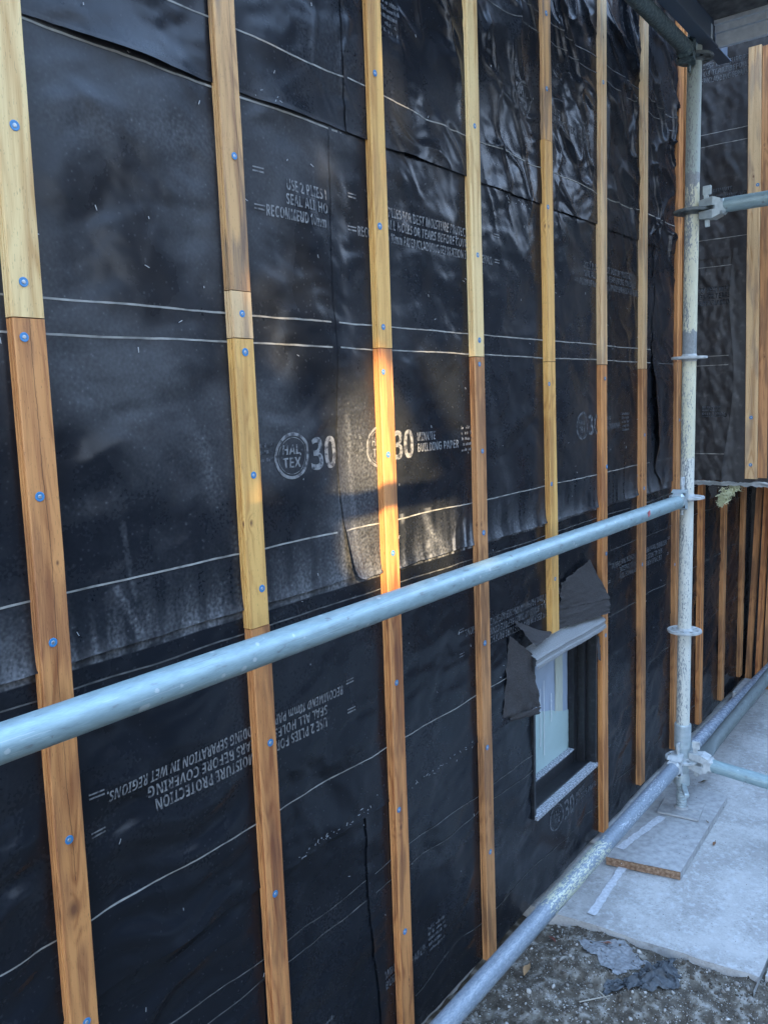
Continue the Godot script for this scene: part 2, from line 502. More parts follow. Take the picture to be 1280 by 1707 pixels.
# ---------------------------------------------------------------- paper relief
func h_a(x: float, y: float) -> float:
	var d := 9.0
	for c in BX:
		d = min(d, absf(x - c))
	var press := smoothstep(0.020, 0.10, d)
	var up := smoothstep(1.85, 2.25, y) * smoothstep(0.9, 2.1, x) + 0.8 * smoothstep(2.55, 3.2, x) * smoothstep(1.25, 1.9, y)
	var ll := smoothstep(1.05, 0.75, y) * smoothstep(1.15, 0.55, x)
	var wx := x + 0.05 * n_warp.get_noise_2d(x * 3.0, y * 3.0)
	var wy := y + 0.05 * n_warp.get_noise_2d(x * 3.0 + 30.0, y * 3.0)
	var z := 0.007 * n_soft.get_noise_2d(wx * 2.6, wy * 1.9)
	# steep creases that run down to the right in the upper courses
	if up > 0.01:
		var a := wx * 0.88 + wy * 0.47
		var b := -wx * 0.47 + wy * 0.88
		var r := 1.0 - absf(n_crease.get_noise_2d(a * 4.6, b * 1.3)) * 2.2
		z += up * 0.012 * pow(clampf(r, 0.0, 1.0), 4.0)
		var a2 := wx * 0.45 + wy * 0.9
		z += up * 0.0075 * n_cell.get_noise_2d(a * 5.5, b * 1.9)
		var r2 := 1.0 - absf(n_crease.get_noise_2d(a2 * 5.0 + 40.0, (wx - wy * 0.3) * 2.0)) * 2.4
		z += up * 0.008 * pow(clampf(r2, 0.0, 1.0), 4.0)
		z += up * 0.0015 * n_cell.get_noise_2d(wx * 11.0 + 9.0, wy * 8.0)
	# gentle folds that rise to the right low down on the left
	var f := n_fold.get_noise_2d((wx + wy * 0.3) * 1.6, (wy - wx * 0.22) * 8.0)
	z += (0.0042 + 0.020 * ll) * f
	z += 0.0050 * n_fold.get_noise_2d((wx - wy * 0.5) * 4.0 + 70.0, (wy + wx * 0.4) * 4.5)
	var fan := smoothstep(0.16, 0.03, d)
	z += 0.0035 * fan * n_crease.get_noise_2d(wx * 3.0, wy * 16.0)
	z += 0.0006 * n_fine.get_noise_2d(x * 30.0, y * 30.0)
	return z * press * 0.9

func sheet(parent: Node, layer: float, y0: float, y1: float, x0: Callable, x1: Callable, lift: Callable, skip = null, cell := 0.0075) -> MeshInstance3D:
	var xm: float = x1.call(y0) - x0.call(y0)
	var nu := int(ceil(xm / cell))
	var nv := int(ceil((y1 - y0) / cell))
	var at := func(u: float, v: float) -> Vector3:
		var y := lerpf(y0, y1, v)
		var a: float = x0.call(y)
		var x := lerpf(a, x1.call(y), u)
		if v == 0.0:
			y += 0.003 * n_fine.get_noise_2d(x * 6.0, 3.0)
		return Vector3(x, y, h_a(x, y) + layer + lift.call(x, y))
	return obj("paper_sheet", grid_mesh(nu, nv, at, paper_uv, skip), M.paper, parent)

func ribbon(parent: Node, x0: float, x1: float, y: float, layer: float, wdt: float, m: Material, wob := 0.0, lift = null) -> void:
	var st := stb()
	var n := int((x1 - x0) / 0.012)
	var prev := []
	for i in n + 1:
		var x := lerpf(x0, x1, float(i) / n)
		var yy := y + wob * n_soft.get_noise_2d(x * 2.2, y * 20.0) + 0.0006 * n_fine.get_noise_2d(x * 20.0, y)
		var w := wdt * (0.5 + 0.12 * n_fine.get_noise_2d(x * 12.0, y * 9.0))
		var row := []
		for s in [-1.0, 1.0]:
			var q: float = yy + s * w
			row.append(Vector3(x, q, h_a(x, q) + layer + 0.0009 + (lift.call(x, q) if lift != null else 0.0)))
		if i > 0:
			quad(st, prev[0], row[0], row[1], prev[1])
		prev = row
	obj("printed_line", st.commit(), m, parent)

# ---------------------------------------------------------------- lettering
func text_tris(t: String) -> Array:
	var tm := TextMesh.new()
	tm.font = font
	tm.font_size = 48
	tm.pixel_size = 0.01
	tm.depth = 0.0
	tm.curve_step = 1.5
	tm.text = t
	tm.horizontal_alignment = HORIZONTAL_ALIGNMENT_LEFT
	var arr: Array = tm.get_mesh_arrays()
	var V: PackedVector3Array = arr[Mesh.ARRAY_VERTEX]
	var I = arr[Mesh.ARRAY_INDEX]
	var out := PackedVector2Array()
	if I != null and I.size() > 0:
		for i in I:
			out.append(Vector2(V[i].x, V[i].y))
	else:
		for v in V:
			out.append(Vector2(v.x, v.y))
	var lo := Vector2(1e9, 1e9)
	var hi := -lo
	for p in out:
		lo = lo.min(p)
		hi = hi.max(p)
	return [out, lo, hi]

func put_text(st: SurfaceTool, t: String, x0: float, x1: float, y0: float, y1: float, surf: Callable, flip := false, cut_lo := -1e9, cut_hi := 1e9) -> void:
	# letters fill x0..x1 by y0..y1 on the surface; flip turns the print upside down
	var a := text_tris(t)
	var P: PackedVector2Array = a[0]
	var lo: Vector2 = a[1]
	var hi: Vector2 = a[2]
	for i in range(0, P.size(), 3):
		var q := []
		var keep := true
		for k in 3:
			var u := (P[i + k].x - lo.x) / (hi.x - lo.x)
			var v := (P[i + k].y - lo.y) / (hi.y - lo.y)
			if flip:
				u = 1.0 - u
				v = 1.0 - v
			var x := lerpf(x0, x1, u)
			if x < cut_lo or x > cut_hi:
				keep = false
			q.append(surf.call(x, lerpf(y0, y1, v)))
		if keep:
			for p in q:
				st.set_normal(Vector3(0, 0, 1))
				st.set_uv(Vector2.ZERO)
				st.add_vertex(p)

func put_ring(st: SurfaceTool, cx: float, cy: float, r0: float, r1: float, surf: Callable) -> void:
	for k in 48:
		var a0 := TAU * k / 48
		var a1 := TAU * (k + 1) / 48
		quad(st, surf.call(cx + r0 * cos(a0), cy + r0 * sin(a0)), surf.call(cx + r1 * cos(a0), cy + r1 * sin(a0)), surf.call(cx + r1 * cos(a1), cy + r1 * sin(a1)), surf.call(cx + r0 * cos(a1), cy + r0 * sin(a1)))

func put_bars(st: SurfaceTool, x0: float, x1: float, y0: float, y1: float, rows: int, surf: Callable) -> void:
	# small print too worn to read
	for j in rows:
		var ya := lerpf(y0, y1, (j + 0.15) / rows)
		var yb := lerpf(y0, y1, (j + 0.80) / rows)
		var x := x0
		while x < x1:
			var w := rng.randf_range(0.0022, 0.006)
			if rng.randf() < 0.85:
				var k := rng.randf_range(0.5, 1.0)
				quad(st, surf.call(x, ya), surf.call(x + w, ya), surf.call(x + w, lerpf(ya, yb, k)), surf.call(x, lerpf(ya, yb, k)))
			x += w + 0.0016

func notice(parent: Node, x0: float, x1: float, yb: float, surf: Callable, m: Material, flip := false, cut_lo := -1e9, cut_hi := 1e9) -> void:
	# three centred lines; yb is the middle of the block
	var st := stb()
	var w := x1 - x0
	var l := [["USE 2 PLIES FOR BEST MOISTURE PROTECTION", 0.09, 0.84, 0.016, 0.021], ["SEAL ALL HOLES OR TEARS BEFORE COVERING", 0.085, 0.86, -0.010, 0.020], ["RECOMMEND 10mm PAPER/CLADDING SEPARATION IN WET REGIONS.", 0.0, 1.0, -0.038, 0.021]]
	for a in l:
		var xa: float = x0 + w * a[1]
		var xe: float = x0 + w * a[2]
		var ya: float = yb + a[3]
		var ye: float = ya + a[4]
		if flip:
			var t := x0 + x1 - xa
			xa = x0 + x1 - xe
			xe = t
			t = 2.0 * yb - ya
			ya = 2.0 * yb - ye
			ye = t
		put_text(st, a[0], xa, xe, ya, ye, surf, flip, cut_lo, cut_hi)
	# register dashes at both sides of the block
	for e in [[x0 - 0.03, 0.035], [x0 - 0.03, -0.03], [x1 + 0.012, 0.035], [x1 + 0.012, -0.03]]:
		var a: float = e[0]
		if a < cut_lo or a + 0.025 > cut_hi:
			continue
		var b: float = yb + e[1]
		quad(st, surf.call(a, b), surf.call(a + 0.026, b), surf.call(a + 0.026, b + 0.003), surf.call(a, b + 0.003))
		quad(st, surf.call(a, b + 0.007), surf.call(a + 0.026, b + 0.007), surf.call(a + 0.026, b + 0.0095), surf.call(a, b + 0.0095))
	obj("printed_text", st.commit(), m, parent)

func emblem(parent: Node, cx: float, cy: float, surf: Callable, m: Material, cut_lo := -1e9, cut_hi := 1e9, parts := 15) -> void:
	var st := stb()
	if parts & 1:
		put_ring(st, cx, cy, 0.0395, 0.0455, surf)
		put_ring(st, cx, cy, 0.0350, 0.0362, surf)
		put_text(st, "HAL-", cx - 0.026, cx + 0.028, cy + 0.003, cy + 0.022, surf)
		put_text(st, "TEX", cx - 0.024, cx + 0.022, cy - 0.023, cy - 0.003, surf)
	if parts & 2:
		put_text(st, "30", cx + 0.052, cx + 0.130, cy - 0.033, cy + 0.033, surf, false, cut_lo, cut_hi)
	if parts & 4:
		put_text(st, "MINUTE", cx + 0.150, cx + 0.225, cy + 0.004, cy + 0.024, surf, false, cut_lo, cut_hi)
		put_text(st, "BUILDING PAPER", cx + 0.150, cx + 0.320, cy - 0.022, cy - 0.002, surf, false, cut_lo, cut_hi)
	if parts & 8:
		put_bars(st, cx + 0.335, cx + 0.405, cy - 0.035, cy + 0.035, 5, surf)
	obj("printed_emblem", st.commit(), m, parent)

# ---------------------------------------------------------------- battens
func make_screw() -> void:
	var m := ArrayMesh.new()
	var a := stb()
	var t := Transform3D(Basis(Vector3(1, 0, 0), Vector3(0, 0, 1), Vector3(0, -1, 0)), Vector3.ZERO)   # axis along z
	lathe(a, [Vector2(0.0076, 0.0), Vector2(0.0076, 0.0004), Vector2(0.0070, 0.0008), Vector2(0.0034, 0.0006)], t, 18, false)
	a.commit(m)
	var b := stb()
	lathe(b, [Vector2(0.0034, 0.0004), Vector2(0.0030, 0.0011), Vector2(0.0022, 0.0013), Vector2(0.0016, 0.0013), Vector2(0.0011, 0.0008), Vector2(0.0001, 0.0008)], t, 14, false)
	for k in 2:
		box(b, Vector3(-0.0022, -0.0004, 0.0008), Vector3(0.0022, 0.0004, 0.0015), Transform3D(Basis(Vector3(0, 0, 1), 0.6 + k * PI / 2), Vector3.ZERO))
	b.commit(m)
	m.surface_set_material(0, M.screw_blue)
	m.surface_set_material(1, M.screw_zinc)
	screw_mesh = m

func batten_mesh(lo: Vector3, hi: Vector3, across: Vector3, out: Vector3, w: float, t: float, voff: float, seed_: float) -> ArrayMesh:
	# lo and hi are the middle of the back edge at both ends; the plies show as shallow grooves along both edges
	var n := 10
	var ch := 0.0016
	var g := 0.0022
	var l := (hi - lo).length()
	var half := []
	for e in [[0.0, 0.0], [0.0, 0.29], [g, 0.32], [g, 0.38], [0.0, 0.41], [0.0, 0.62], [g, 0.65], [g, 0.71], [0.0, 0.74]]:
		half.append([e[0], e[1] * t])
	half.append([0.0, t - ch])
	half.append([ch, t])
	var prof := []
	for e in half:
		prof.append([-w / 2 + e[0], e[1]])
	half.reverse()
	for e in half:
		prof.append([w / 2 - e[0], e[1]])
	var rings := []
	for i in n + 1:
		var f := float(i) / n
		var c := lo.lerp(hi, f) + across * 0.0014 * n_soft.get_noise_2d(seed_, f * l * 2.0) + out * 0.0009 * n_soft.get_noise_2d(seed_ + 9.0, f * l * 2.0)
		var row := []
		for p in prof:
			row.append(c + across * p[0] + out * p[1])
		rings.append(row)
	var st := stb()
	var last := prof.size() - 1
	for i in n:
		var v0 := voff + l * i / n / 1.85
		var v1 := voff + l * (i + 1) / n / 1.85
		for k in last:
			var face := k >= 9 and k <= 11
			var ua: float = (prof[k][0] / w + 0.5) if face else 0.04 + 0.35 * prof[k][1] / t
			var ub: float = (prof[k + 1][0] / w + 0.5) if face else 0.04 + 0.35 * prof[k + 1][1] / t
			quad(st, rings[i][k], rings[i + 1][k], rings[i + 1][k + 1], rings[i][k + 1], Vector2(ua, v0), Vector2(ua, v1), Vector2(ub, v1), Vector2(ub, v0))
	for e in [[rings[0], 1], [rings[n], -1]]:
		var q = e[0]
		var ua := Vector2(0.1, 0.1)
		var ub := Vector2(0.9, 0.1)
		var uc := Vector2(0.9, 0.11)
		var ud := Vector2(0.1, 0.11)
		if e[1] > 0:
			quad(st, q[0], q[9], q[last - 9], q[last], ua, ub, uc, ud)
			quad(st, q[9], q[10], q[11], q[12], ua, ub, uc, ud)
		else:
			quad(st, q[last], q[last - 9], q[9], q[0], ua, ub, uc, ud)
			quad(st, q[12], q[11], q[10], q[9], ua, ub, uc, ud)
	return st.commit()

const BACK := 0.0035
const THICK := 0.0195
const WIDTH := 0.0475

# right front edge of a batten through two pixels, cut into lengths
func batten_run(parent: Node, pa: Vector2, pb: Vector2, cuts: Array, kinds: Array, screws: Array) -> void:
	var a := un(pa.x, pa.y, 2, BACK + THICK)
	var b := un(pb.x, pb.y, 2, BACK + THICK)
	var pieces := []
	for i in kinds.size():
		var y1: float = cuts[i]
		var y0: float = cuts[i + 1]
		var jog := rng.randf_range(-0.0015, 0.0015) if i > 0 else 0.0
		var xat := func(y: float) -> float: return a.x + (b.x - a.x) * (y - a.y) / (b.y - a.y) - WIDTH / 2 + jog
		var lo := Vector3(xat.call(y0 + 0.0008), y0 + 0.0008, BACK)
		var hi := Vector3(xat.call(y1 - 0.0008), y1 - 0.0008, BACK)
		var m := batten_mesh(lo, hi, Vector3(1, 0, 0), Vector3(0, 0, 1), WIDTH, THICK + rng.randf_range(-0.0008, 0.0008), kinds[i][1], a.x * 37.0 + i * 11.0)
		var o := obj("batten", m, M[kinds[i][0]], parent)
		pieces.append([y0, y1, o])
	for s in screws:
		var p := un(s[0], s[1], 2, BACK + THICK + 0.0006)
		for e in pieces:
			if p.y >= e[0] and p.y < e[1]:
				screw(e[2], p, Basis.IDENTITY)

func screw(parent: Node, p: Vector3, bs: Basis) -> void:
	var o := MeshInstance3D.new()
	o.name = "screw"
	o.mesh = screw_mesh
	parent.add_child(o, true)
	o.transform = Transform3D(bs * Basis(Vector3(0, 0, 1), rng.randf() * 3.0).scaled(Vector3.ONE * rng.randf_range(0.80, 0.98)), p)

# ---------------------------------------------------------------- the long wall
func build_long_wall() -> void:
	var wall := thing("papered_wall", "long wall wrapped in black building paper under vertical timber battens, with a small window", "wall", Vector3(0, 0, 0))
	# framing behind the paper, with an opening for the window
	var st := stb()
	var wx0 := 2.150
	var wx1 := 2.600
	var wy0 := 0.190
	var wy1 := 0.690
	box(st, Vector3(-3.0, -0.11, -0.14), Vector3(wx0, 5.0, -0.012))
	box(st, Vector3(wx1, -0.11, -0.14), Vector3(4.9, 5.0, -0.012))
	box(st, Vector3(wx0, -0.11, -0.14), Vector3(wx1, wy0, -0.012))
	box(st, Vector3(wx0, wy1, -0.14), Vector3(wx1, 5.0, -0.012))
	obj("framing", st.commit(), M.board_end, wall)
	var hole := func(p: Vector3) -> bool: return p.x > wx0 and p.x < wx1 and p.y > wy0 and p.y < wy1
	var zero := func(_x: float, _y: float) -> float: return 0.0
	var k := func(v: float) -> Callable: return func(_y: float) -> float: return v
	# ground course
	var g2x := func(y: float) -> float: return 1.329 + (0.554 - y) * 0.05 + 0.006 * sin(y * 14.0)
	var g1 := sheet(wall, 0.0, -0.10, 0.60, k.call(0.1), k.call(1.42), zero)
	var g2lift := func(x: float, y: float) -> float: return 0.0022 * exp(-(x - g2x.call(y)) / 0.012)
	var g2 := sheet(wall, 0.0016, -0.10, 0.60, g2x, k.call(4.70), g2lift, hole)
	# low course, rolled out upside down
	var l_lift := func(x: float, y: float) -> float: return (0.0022 + 0.0015 * n_fine.get_noise_2d(x * 4.0, 1.0)) * exp(-(y - 0.55) / 0.02)
	var l1 := sheet(wall, 0.0032, 0.55, 1.17, k.call(0.1), k.call(4.70), l_lift, hole)
	# middle course
	var m_low := func(x: float, y: float) -> float: return (0.0035 + 0.003 * n_fine.get_noise_2d(x * 3.0, 8.0)) * exp(-(y - 1.105) / 0.018)
	var m1 := sheet(wall, 0.0048, 1.105, 2.07, k.call(0.1), k.call(1.40), m_low)
	var m2x := func(y: float) -> float:
		var x := 1.291 - 0.004 * smoothstep(1.9, 1.45, y) + 0.016 * smoothstep(1.33, 1.12, y) + 0.003 * sin(y * 17.0)
		var r := 0.045
		if y - 1.098 < r:
			var q := r - (y - 1.098)
			x += r - sqrt(max(r * r - q * q, 0.0))
		return x
	var m2_lift := func(x: float, y: float) -> float:
		var e: float = x - m2x.call(y)
		var c := smoothstep(1.30, 1.10, y) * smoothstep(1.42, 1.30, x)
		return lerpf(0.0022, 0.0002, smoothstep(1.35, 1.6, y)) * exp(-e / 0.008) + 0.017 * c * c + m_low.call(x, y)
	var m2 := sheet(wall, 0.0056, 1.098, 2.07, m2x, k.call(3.22), m2_lift)
	var m3x := func(y: float) -> float: return 3.130 + 0.045 * smoothstep(1.62, 1.2, y) + 0.05 * smoothstep(1.20, 1.12, y)
	var m3_lift := func(x: float, y: float) -> float:
		var e: float = x - m3x.call(y)
		var bow: float = smoothstep(1.64, 1.50, y) * smoothstep(1.16, 1.30, y)
		return 0.016 * bow * exp(-e / 0.07) * smoothstep(3.36, 3.2, x) + 0.008 * smoothstep(1.2, 1.12, y) * exp(-e / 0.05)
	var m3 := sheet(wall, 0.0082, 1.115, 2.07, m3x, k.call(XB), m3_lift)
	# top course
	var t_edge := func(x: float, y: float) -> float:
		var g := 0.0
		for b in [[0.66, 1.00, 0.011], [1.08, 1.24, 0.004], [1.49, 1.66, 0.005], [1.88, 2.20, 0.001], [2.30, 2.60, 0.0015], [2.69, 2.98, 0.001]]:
			if x > b[0] and x < b[1]:
				g += b[2] * pow(sin(PI * (x - b[0]) / (b[1] - b[0])), 1.6)
		return (g + 0.0002) * exp(-(y - 2.022) / 0.040)
	var t1 := sheet(wall, 0.0082, 2.022, 3.05, k.call(0.1), k.call(1.40), t_edge)
	var t2x := func(y: float) -> float: return 1.345 + 0.006 * sin(y * 11.0)
	var t2_lift := func(x: float, y: float) -> float: return t_edge.call(x, y) + 0.0008 * exp(-(x - t2x.call(y)) / 0.012)
	var t2 := sheet(wall, 0.0100, 2.022, 3.05, t2x, k.call(XB), t2_lift, null, 0.0055)
	# printed lines
	for e in [[0.12, 1.33, 0.397], [0.12, 1.33, 0.347]]:
		ribbon(g1, e[0], e[1], e[2], 0.0, 0.0022, M.line_faint, 0.012)
	for e in [[1.36, 2.14, 0.397], [1.36, 2.14, 0.347], [2.63, 4.6, 0.40]]:
		ribbon(g2, e[0], e[1], e[2], 0.0016, 0.0022, M.line_faint, 0.014)
	ribbon(g2, 1.5, 4.6, 0.02, 0.0016, 0.002, M.line_faint, 0.03)
	for e in [[0.12, 2.13, 0.683], [2.64, 4.6, 0.69]]:
		ribbon(l1, e[0], e[1], e[2], 0.0032, 0.0028, M.line if e[0] < 1.0 else M.line_faint, 0.006)
	ribbon(l1, 0.12, 4.6, 1.060, 0.0032, 0.0028, M.line_faint, 0.004)
	ribbon(l1, 2.72, 4.6, 0.93, 0.0032, 0.0020, M.line_faint, 0.01)
	for y in [1.6416, 1.5915, 1.211]:
		ribbon(m1, 0.12, 1.275, y, 0.0048, 0.0032, M.line, 0.002)
		ribbon(m2, 1.299, 3.12, y, 0.0056, 0.0030, M.line, 0.003, m2_lift)
		if y < 1.6:
			ribbon(m3, 3.19, 3.59, y, 0.0082, 0.0026, M.line_faint, 0.003, m3_lift)
	ribbon(m1, 0.12, 1.33, 2.0165, 0.0048, 0.0034, M.line, 0.001)
	for y in [2.124, 2.475, 2.525]:
		ribbon(t1, 0.12, 1.34, y, 0.0082, 0.0030, M.line, 0.006, t_edge)
		ribbon(t2, 1.352, 3.58, y, 0.0100, 0.0028, M.line if y < 2.2 else M.line_faint, 0.012, t2_lift)
	# print
	var on := func(layer: float, lift: Callable) -> Callable:
		return func(x: float, y: float) -> Vector3: return Vector3(x, y, h_a(x, y) + layer + 0.0011 + lift.call(x, y))
	notice(m1, 1.113, 1.680, 1.862, on.call(0.0048, zero), M.print, false, 0.0, 1.283)
	notice(m2, 1.380, 1.935, 1.862, on.call(0.0056, m2_lift), M.print)
	notice(m2, 2.463, 3.030, 1.862, on.call(0.0056, m2_lift), M.print_faint)
	emblem(m1, 1.150, 1.380, on.call(0.0048, zero), M.print, 0.0, 1.292, 3)
	emblem(m2, 1.425, 1.380, on.call(0.0056, m2_lift), M.print)
	emblem(m2, 2.497, 1.380, on.call(0.0056, m2_lift), M.print_faint)
	for e in [[m1, 0.0048, 1.055, 1.10, zero], [m2, 0.0056, 1.342, 1.37, m2_lift]]:
		var sb := stb()
		put_bars(sb, e[2], e[3], 1.372, 1.412, 3, on.call(e[1], e[4]))
		obj("printed_text", sb.commit(), M.print_faint, e[0])
	notice(l1, 0.692, 1.270, 0.842, on.call(0.0032, zero), M.print, true)
	notice(l1, 1.765, 2.335, 0.842, on.call(0.0032, zero), M.print_faint, true)
	notice(l1, 2.75, 3.32, 0.842, on.call(0.0032, zero), M.print_faint, true)
	emblem(g1, 0.80, 0.110, on.call(0.0, zero), M.print_faint, 0.0, 1.33)
	emblem(g2, 1.235, 0.110, on.call(0.0016, g2lift), M.print_faint, 1.36, 9.0, 12)
	emblem(g2, 2.301, 0.118, on.call(0.0016, zero), M.print_faint)
	emblem(t2, 2.118, 2.283, on.call(0.0100, t2_lift), M.print_faint, -1e9, 1e9, 13)
	var sb2 := stb()
	put_bars(sb2, 1.455, 1.535, 2.255, 2.325, 5, on.call(0.0100, t2_lift))
	obj("printed_text", sb2.commit(), M.print_faint, t2)
	# staples and flecks
	var ss := stb()
	rng.seed = 77
	for i in 210:
		var x := rng.randf_range(0.45, 3.5)
		var y := rng.randf_range(0.0, 2.75)
		if i % 5 == 0:
			y = [2.05, 1.60, 0.56, 1.72, 2.3][int(i / 5) % 5] + rng.randf_range(-0.03, 0.03)
		if x > 2.1 and x < 2.66 and y < 0.75 and y > 0.1:
			continue
		var layer := 0.0016 if y < 0.55 else (0.0032 if y < 1.105 else (0.0064 if y < 2.022 else 0.0100))
		var a := rng.randf_range(-0.5, 0.5) + (PI / 2 if rng.randf() < 0.6 else 0.0)
		var l := rng.randf_range(0.0012, 0.0045)
		var lft: float = t_edge.call(x, y) if y > 2.022 else 0.0
		box(ss, Vector3(-l, -0.0005, 0), Vector3(l, 0.0005, 0.0010), Transform3D(Basis(Vector3(0, 0, 1), a), Vector3(x, y, h_a(x, y) + layer + 0.0006 + lft)))
	var so := obj("staples", ss.commit(), M.staple, wall)
	so.set_meta("kind", "stuff")
	# ragged white tear marks along the laps
	var sf := stb()
	for e in [[1.11, 1.34, 0.565, 30], [1.50, 1.80, 0.555, 26], [1.98, 2.14, 2.00, 12], [1.08, 1.16, 2.028, 5]]:
		for i in e[3]:
			var x := rng.randf_range(e[0], e[1])
			var y: float = e[2] + rng.randf_range(-0.008, 0.008)
			var lay := 0.0075 if y < 1.0 else 0.018
			var l := rng.randf_range(0.0006, 0.004) * rng.randf_range(0.5, 1.2)
			box(sf, Vector3(-l, -0.0004, 0), Vector3(l, 0.0004, 0.0008), Transform3D(Basis(Vector3(0, 0, 1), rng.randf_range(-1.2, 1.2)), Vector3(x, y, h_a(x, y) + lay)))
	obj("torn_fibres", sf.commit(), M.staple, wall).set_meta("kind", "stuff")
	# battens
	var top := 3.05
	var j := func(x: float, y: float) -> float: return un(x, y, 2, BACK + THICK).y
	batten_run(wall, Vector2(35, 0), Vector2(165, 1707), [top, j.call(67, 531), -0.10], [["cream", 0.0], ["orange", 0.0]], [[25, 209], [40, 470], [41, 562], [67, 828], [89, 1071], [116, 1400], [145, 1704]])
	batten_run(wall, Vector2(392, 0), Vector2(487, 1707), [top, j.call(420, 487), j.call(424, 565), j.call(450, 1040), -0.10], [["weathered", 0.0], ["pale", 0.3], ["yellow", 0.1], ["red", 0.2]], [[391, 260], [404, 523], [409, 587], [423, 792], [437, 981], [451, 1238], [459, 1490]])
	batten_run(wall, Vector2(635, 0), Vector2(692, 1707), [top, j.call(654, 581), -0.10], [["yellow", 0.35], ["red", 0.05]], [[625, 122], [633, 377], [639, 545], [639, 620], [647, 758], [655, 922], [661, 1138], [665, 1350], [675, 1553]])
	batten_run(wall, Vector2(795, 0), Vector2(828, 1580), [top, j.call(808, 595), -0.10], [["cream", 0.3], ["brown", 0.03]], [[791, 210], [796, 425], [799, 567], [799, 607], [804, 752], [806, 888], [808, 1072], [812, 1246], [817, 1420]])
	batten_run(wall, Vector2(917, 0), Vector2(932, 1045), [top, j.call(921, 238), j.call(923, 603), 0.752], [["weathered", 0.25], ["yellow", 0.0], ["yellow", 0.4]], [[910, 22], [911, 148], [913, 345], [915, 640], [919, 807], [925, 965]])
	batten_run(wall, Vector2(1010, 0), Vector2(1014, 1375), [top, j.call(1012, 608), -0.09], [["pale", 0.1], ["orange", 0.02]], [[1005, 137], [1008, 631], [1011, 778], [1010, 923], [1009, 1059]])
	batten_run(wall, Vector2(1081, 10), Vector2(1074, 1290), [top, j.call(1077, 615), -0.06], [["pale", 0.2], ["brown", 0.04]], [[1074, 725], [1073, 814], [1070, 941]])
	batten_run(wall, Vector2(1139, 200), Vector2(1129, 1200), [top, 1.60, -0.06], [["orange", 0.15], ["brown", 0.06]], [[1132, 700], [1124, 941]])
	batten_run(wall, Vector2(1150, 200), Vector2(1146, 700), [top, 1.12], [["orange", 0.0]], [])
	batten_run(wall, Vector2(1174, 880), Vector2(1170, 1150), [1.30, -0.07], [["red", 0.1]], [])
	batten_run(wall, Vector2(1211, 880), Vector2(1206, 1150), [1.30, -0.07], [["brown", 0.15]], [])
	batten_run(wall, Vector2(1243, 860), Vector2(1237, 1100), [1.30, -0.05], [["brown", 0.0]], [])
	build_window(wall, wx0, wx1, wy0, wy1)
	build_flaps(wall)

func patch(c: Array, bulge: float, n0 := 14, crumple := 0.003, sd := 0.0) -> ArrayMesh:
	# four corners, counter-clockwise from the lower left; bent, creased and torn at the rim
	var n := n0 * 2
	var at := func(u: float, v: float) -> Vector3:
		var p: Vector3 = c[0].lerp(c[1], u).lerp(c[3].lerp(c[2], u), v)
		p.z += bulge * sin(PI * u) * sin(PI * v) + crumple * 0.6 * n_fold.get_noise_2d(u * 1.6 + sd, v * 1.6) + crumple * 0.12 * n_fine.get_noise_2d(u * 6.0 + sd, v * 6.0)
		p.z += crumple * 0.45 * (1.0 - 2.4 * absf(n_crease.get_noise_2d(u * 1.1 + sd * 3.0, v * 1.1 + sd)))
		var e: float = max(absf(u - 0.5), absf(v - 0.5)) * 2.0
		p.z += 0.006 * smoothstep(0.75, 1.0, e) * n_soft.get_noise_2d(u * 3.0 + sd, v * 3.0)
		if e > 0.98:
			p += Vector3(n_fine.get_noise_2d(u * 9.0 + sd, v * 9.0) + 0.5 * n_fine.get_noise_2d(u * 40.0 + sd, v * 40.0), n_fine.get_noise_2d(u * 9.0, v * 9.0 + sd + 5.0) + 0.5 * n_fine.get_noise_2d(u * 40.0, v * 40.0 + sd), 0) * 0.0018
		return p
	return grid_mesh(n, n, at, func(p: Vector3) -> Vector2: return Vector2(p.x, p.y))

func build_flaps(wall: Node) -> void:
	var a := func(x: float, y: float, z: float) -> Vector3: return un(x, y, 2, z)
	# over the head flashing, right of the short batten
	obj("paper_flap", patch([a.call(932, 1048, 0.012), a.call(1016, 1021, 0.056), a.call(1016, 996, 0.055), a.call(932, 1015, 0.009)], 0.002, 16, 0.003, 1.0), M.flap, wall)
	obj("paper_flap", patch([a.call(932, 1016, 0.009), a.call(1016, 997, 0.055), a.call(982, 932, 0.016), a.call(934, 972, 0.007)], 0.003, 18, 0.004, 2.0), M.flap, wall)
	# left of the short batten
	obj("paper_flap", patch([a.call(893, 1077, 0.050), a.call(926, 1052, 0.016), a.call(902, 1052, 0.012), a.call(854, 1034, 0.014)], 0.004, 14, 0.003, 3.0), M.flap, wall)
	# hanging down over the left edge of the window
	obj("paper_flap", patch([a.call(838, 1196, 0.0065), a.call(900, 1177, 0.036), a.call(886, 1090, 0.030), a.call(848, 1060, 0.006)], 0.005, 22, 0.005, 4.0), M.flap, wall)
	obj("paper_flap", patch([a.call(850, 1204, 0.009), a.call(899, 1190, 0.040), a.call(900, 1178, 0.041), a.call(850, 1192, 0.011)], 0.003, 8, 0.002, 5.0), M.flap, wall)
	obj("paper_flap", patch([a.call(996, 1099, 0.030), a.call(1002, 1102, 0.034), a.call(998, 1060, 0.016), a.call(994, 1062, 0.010)], 0.002, 6, 0.001, 6.0), M.flap, wall)

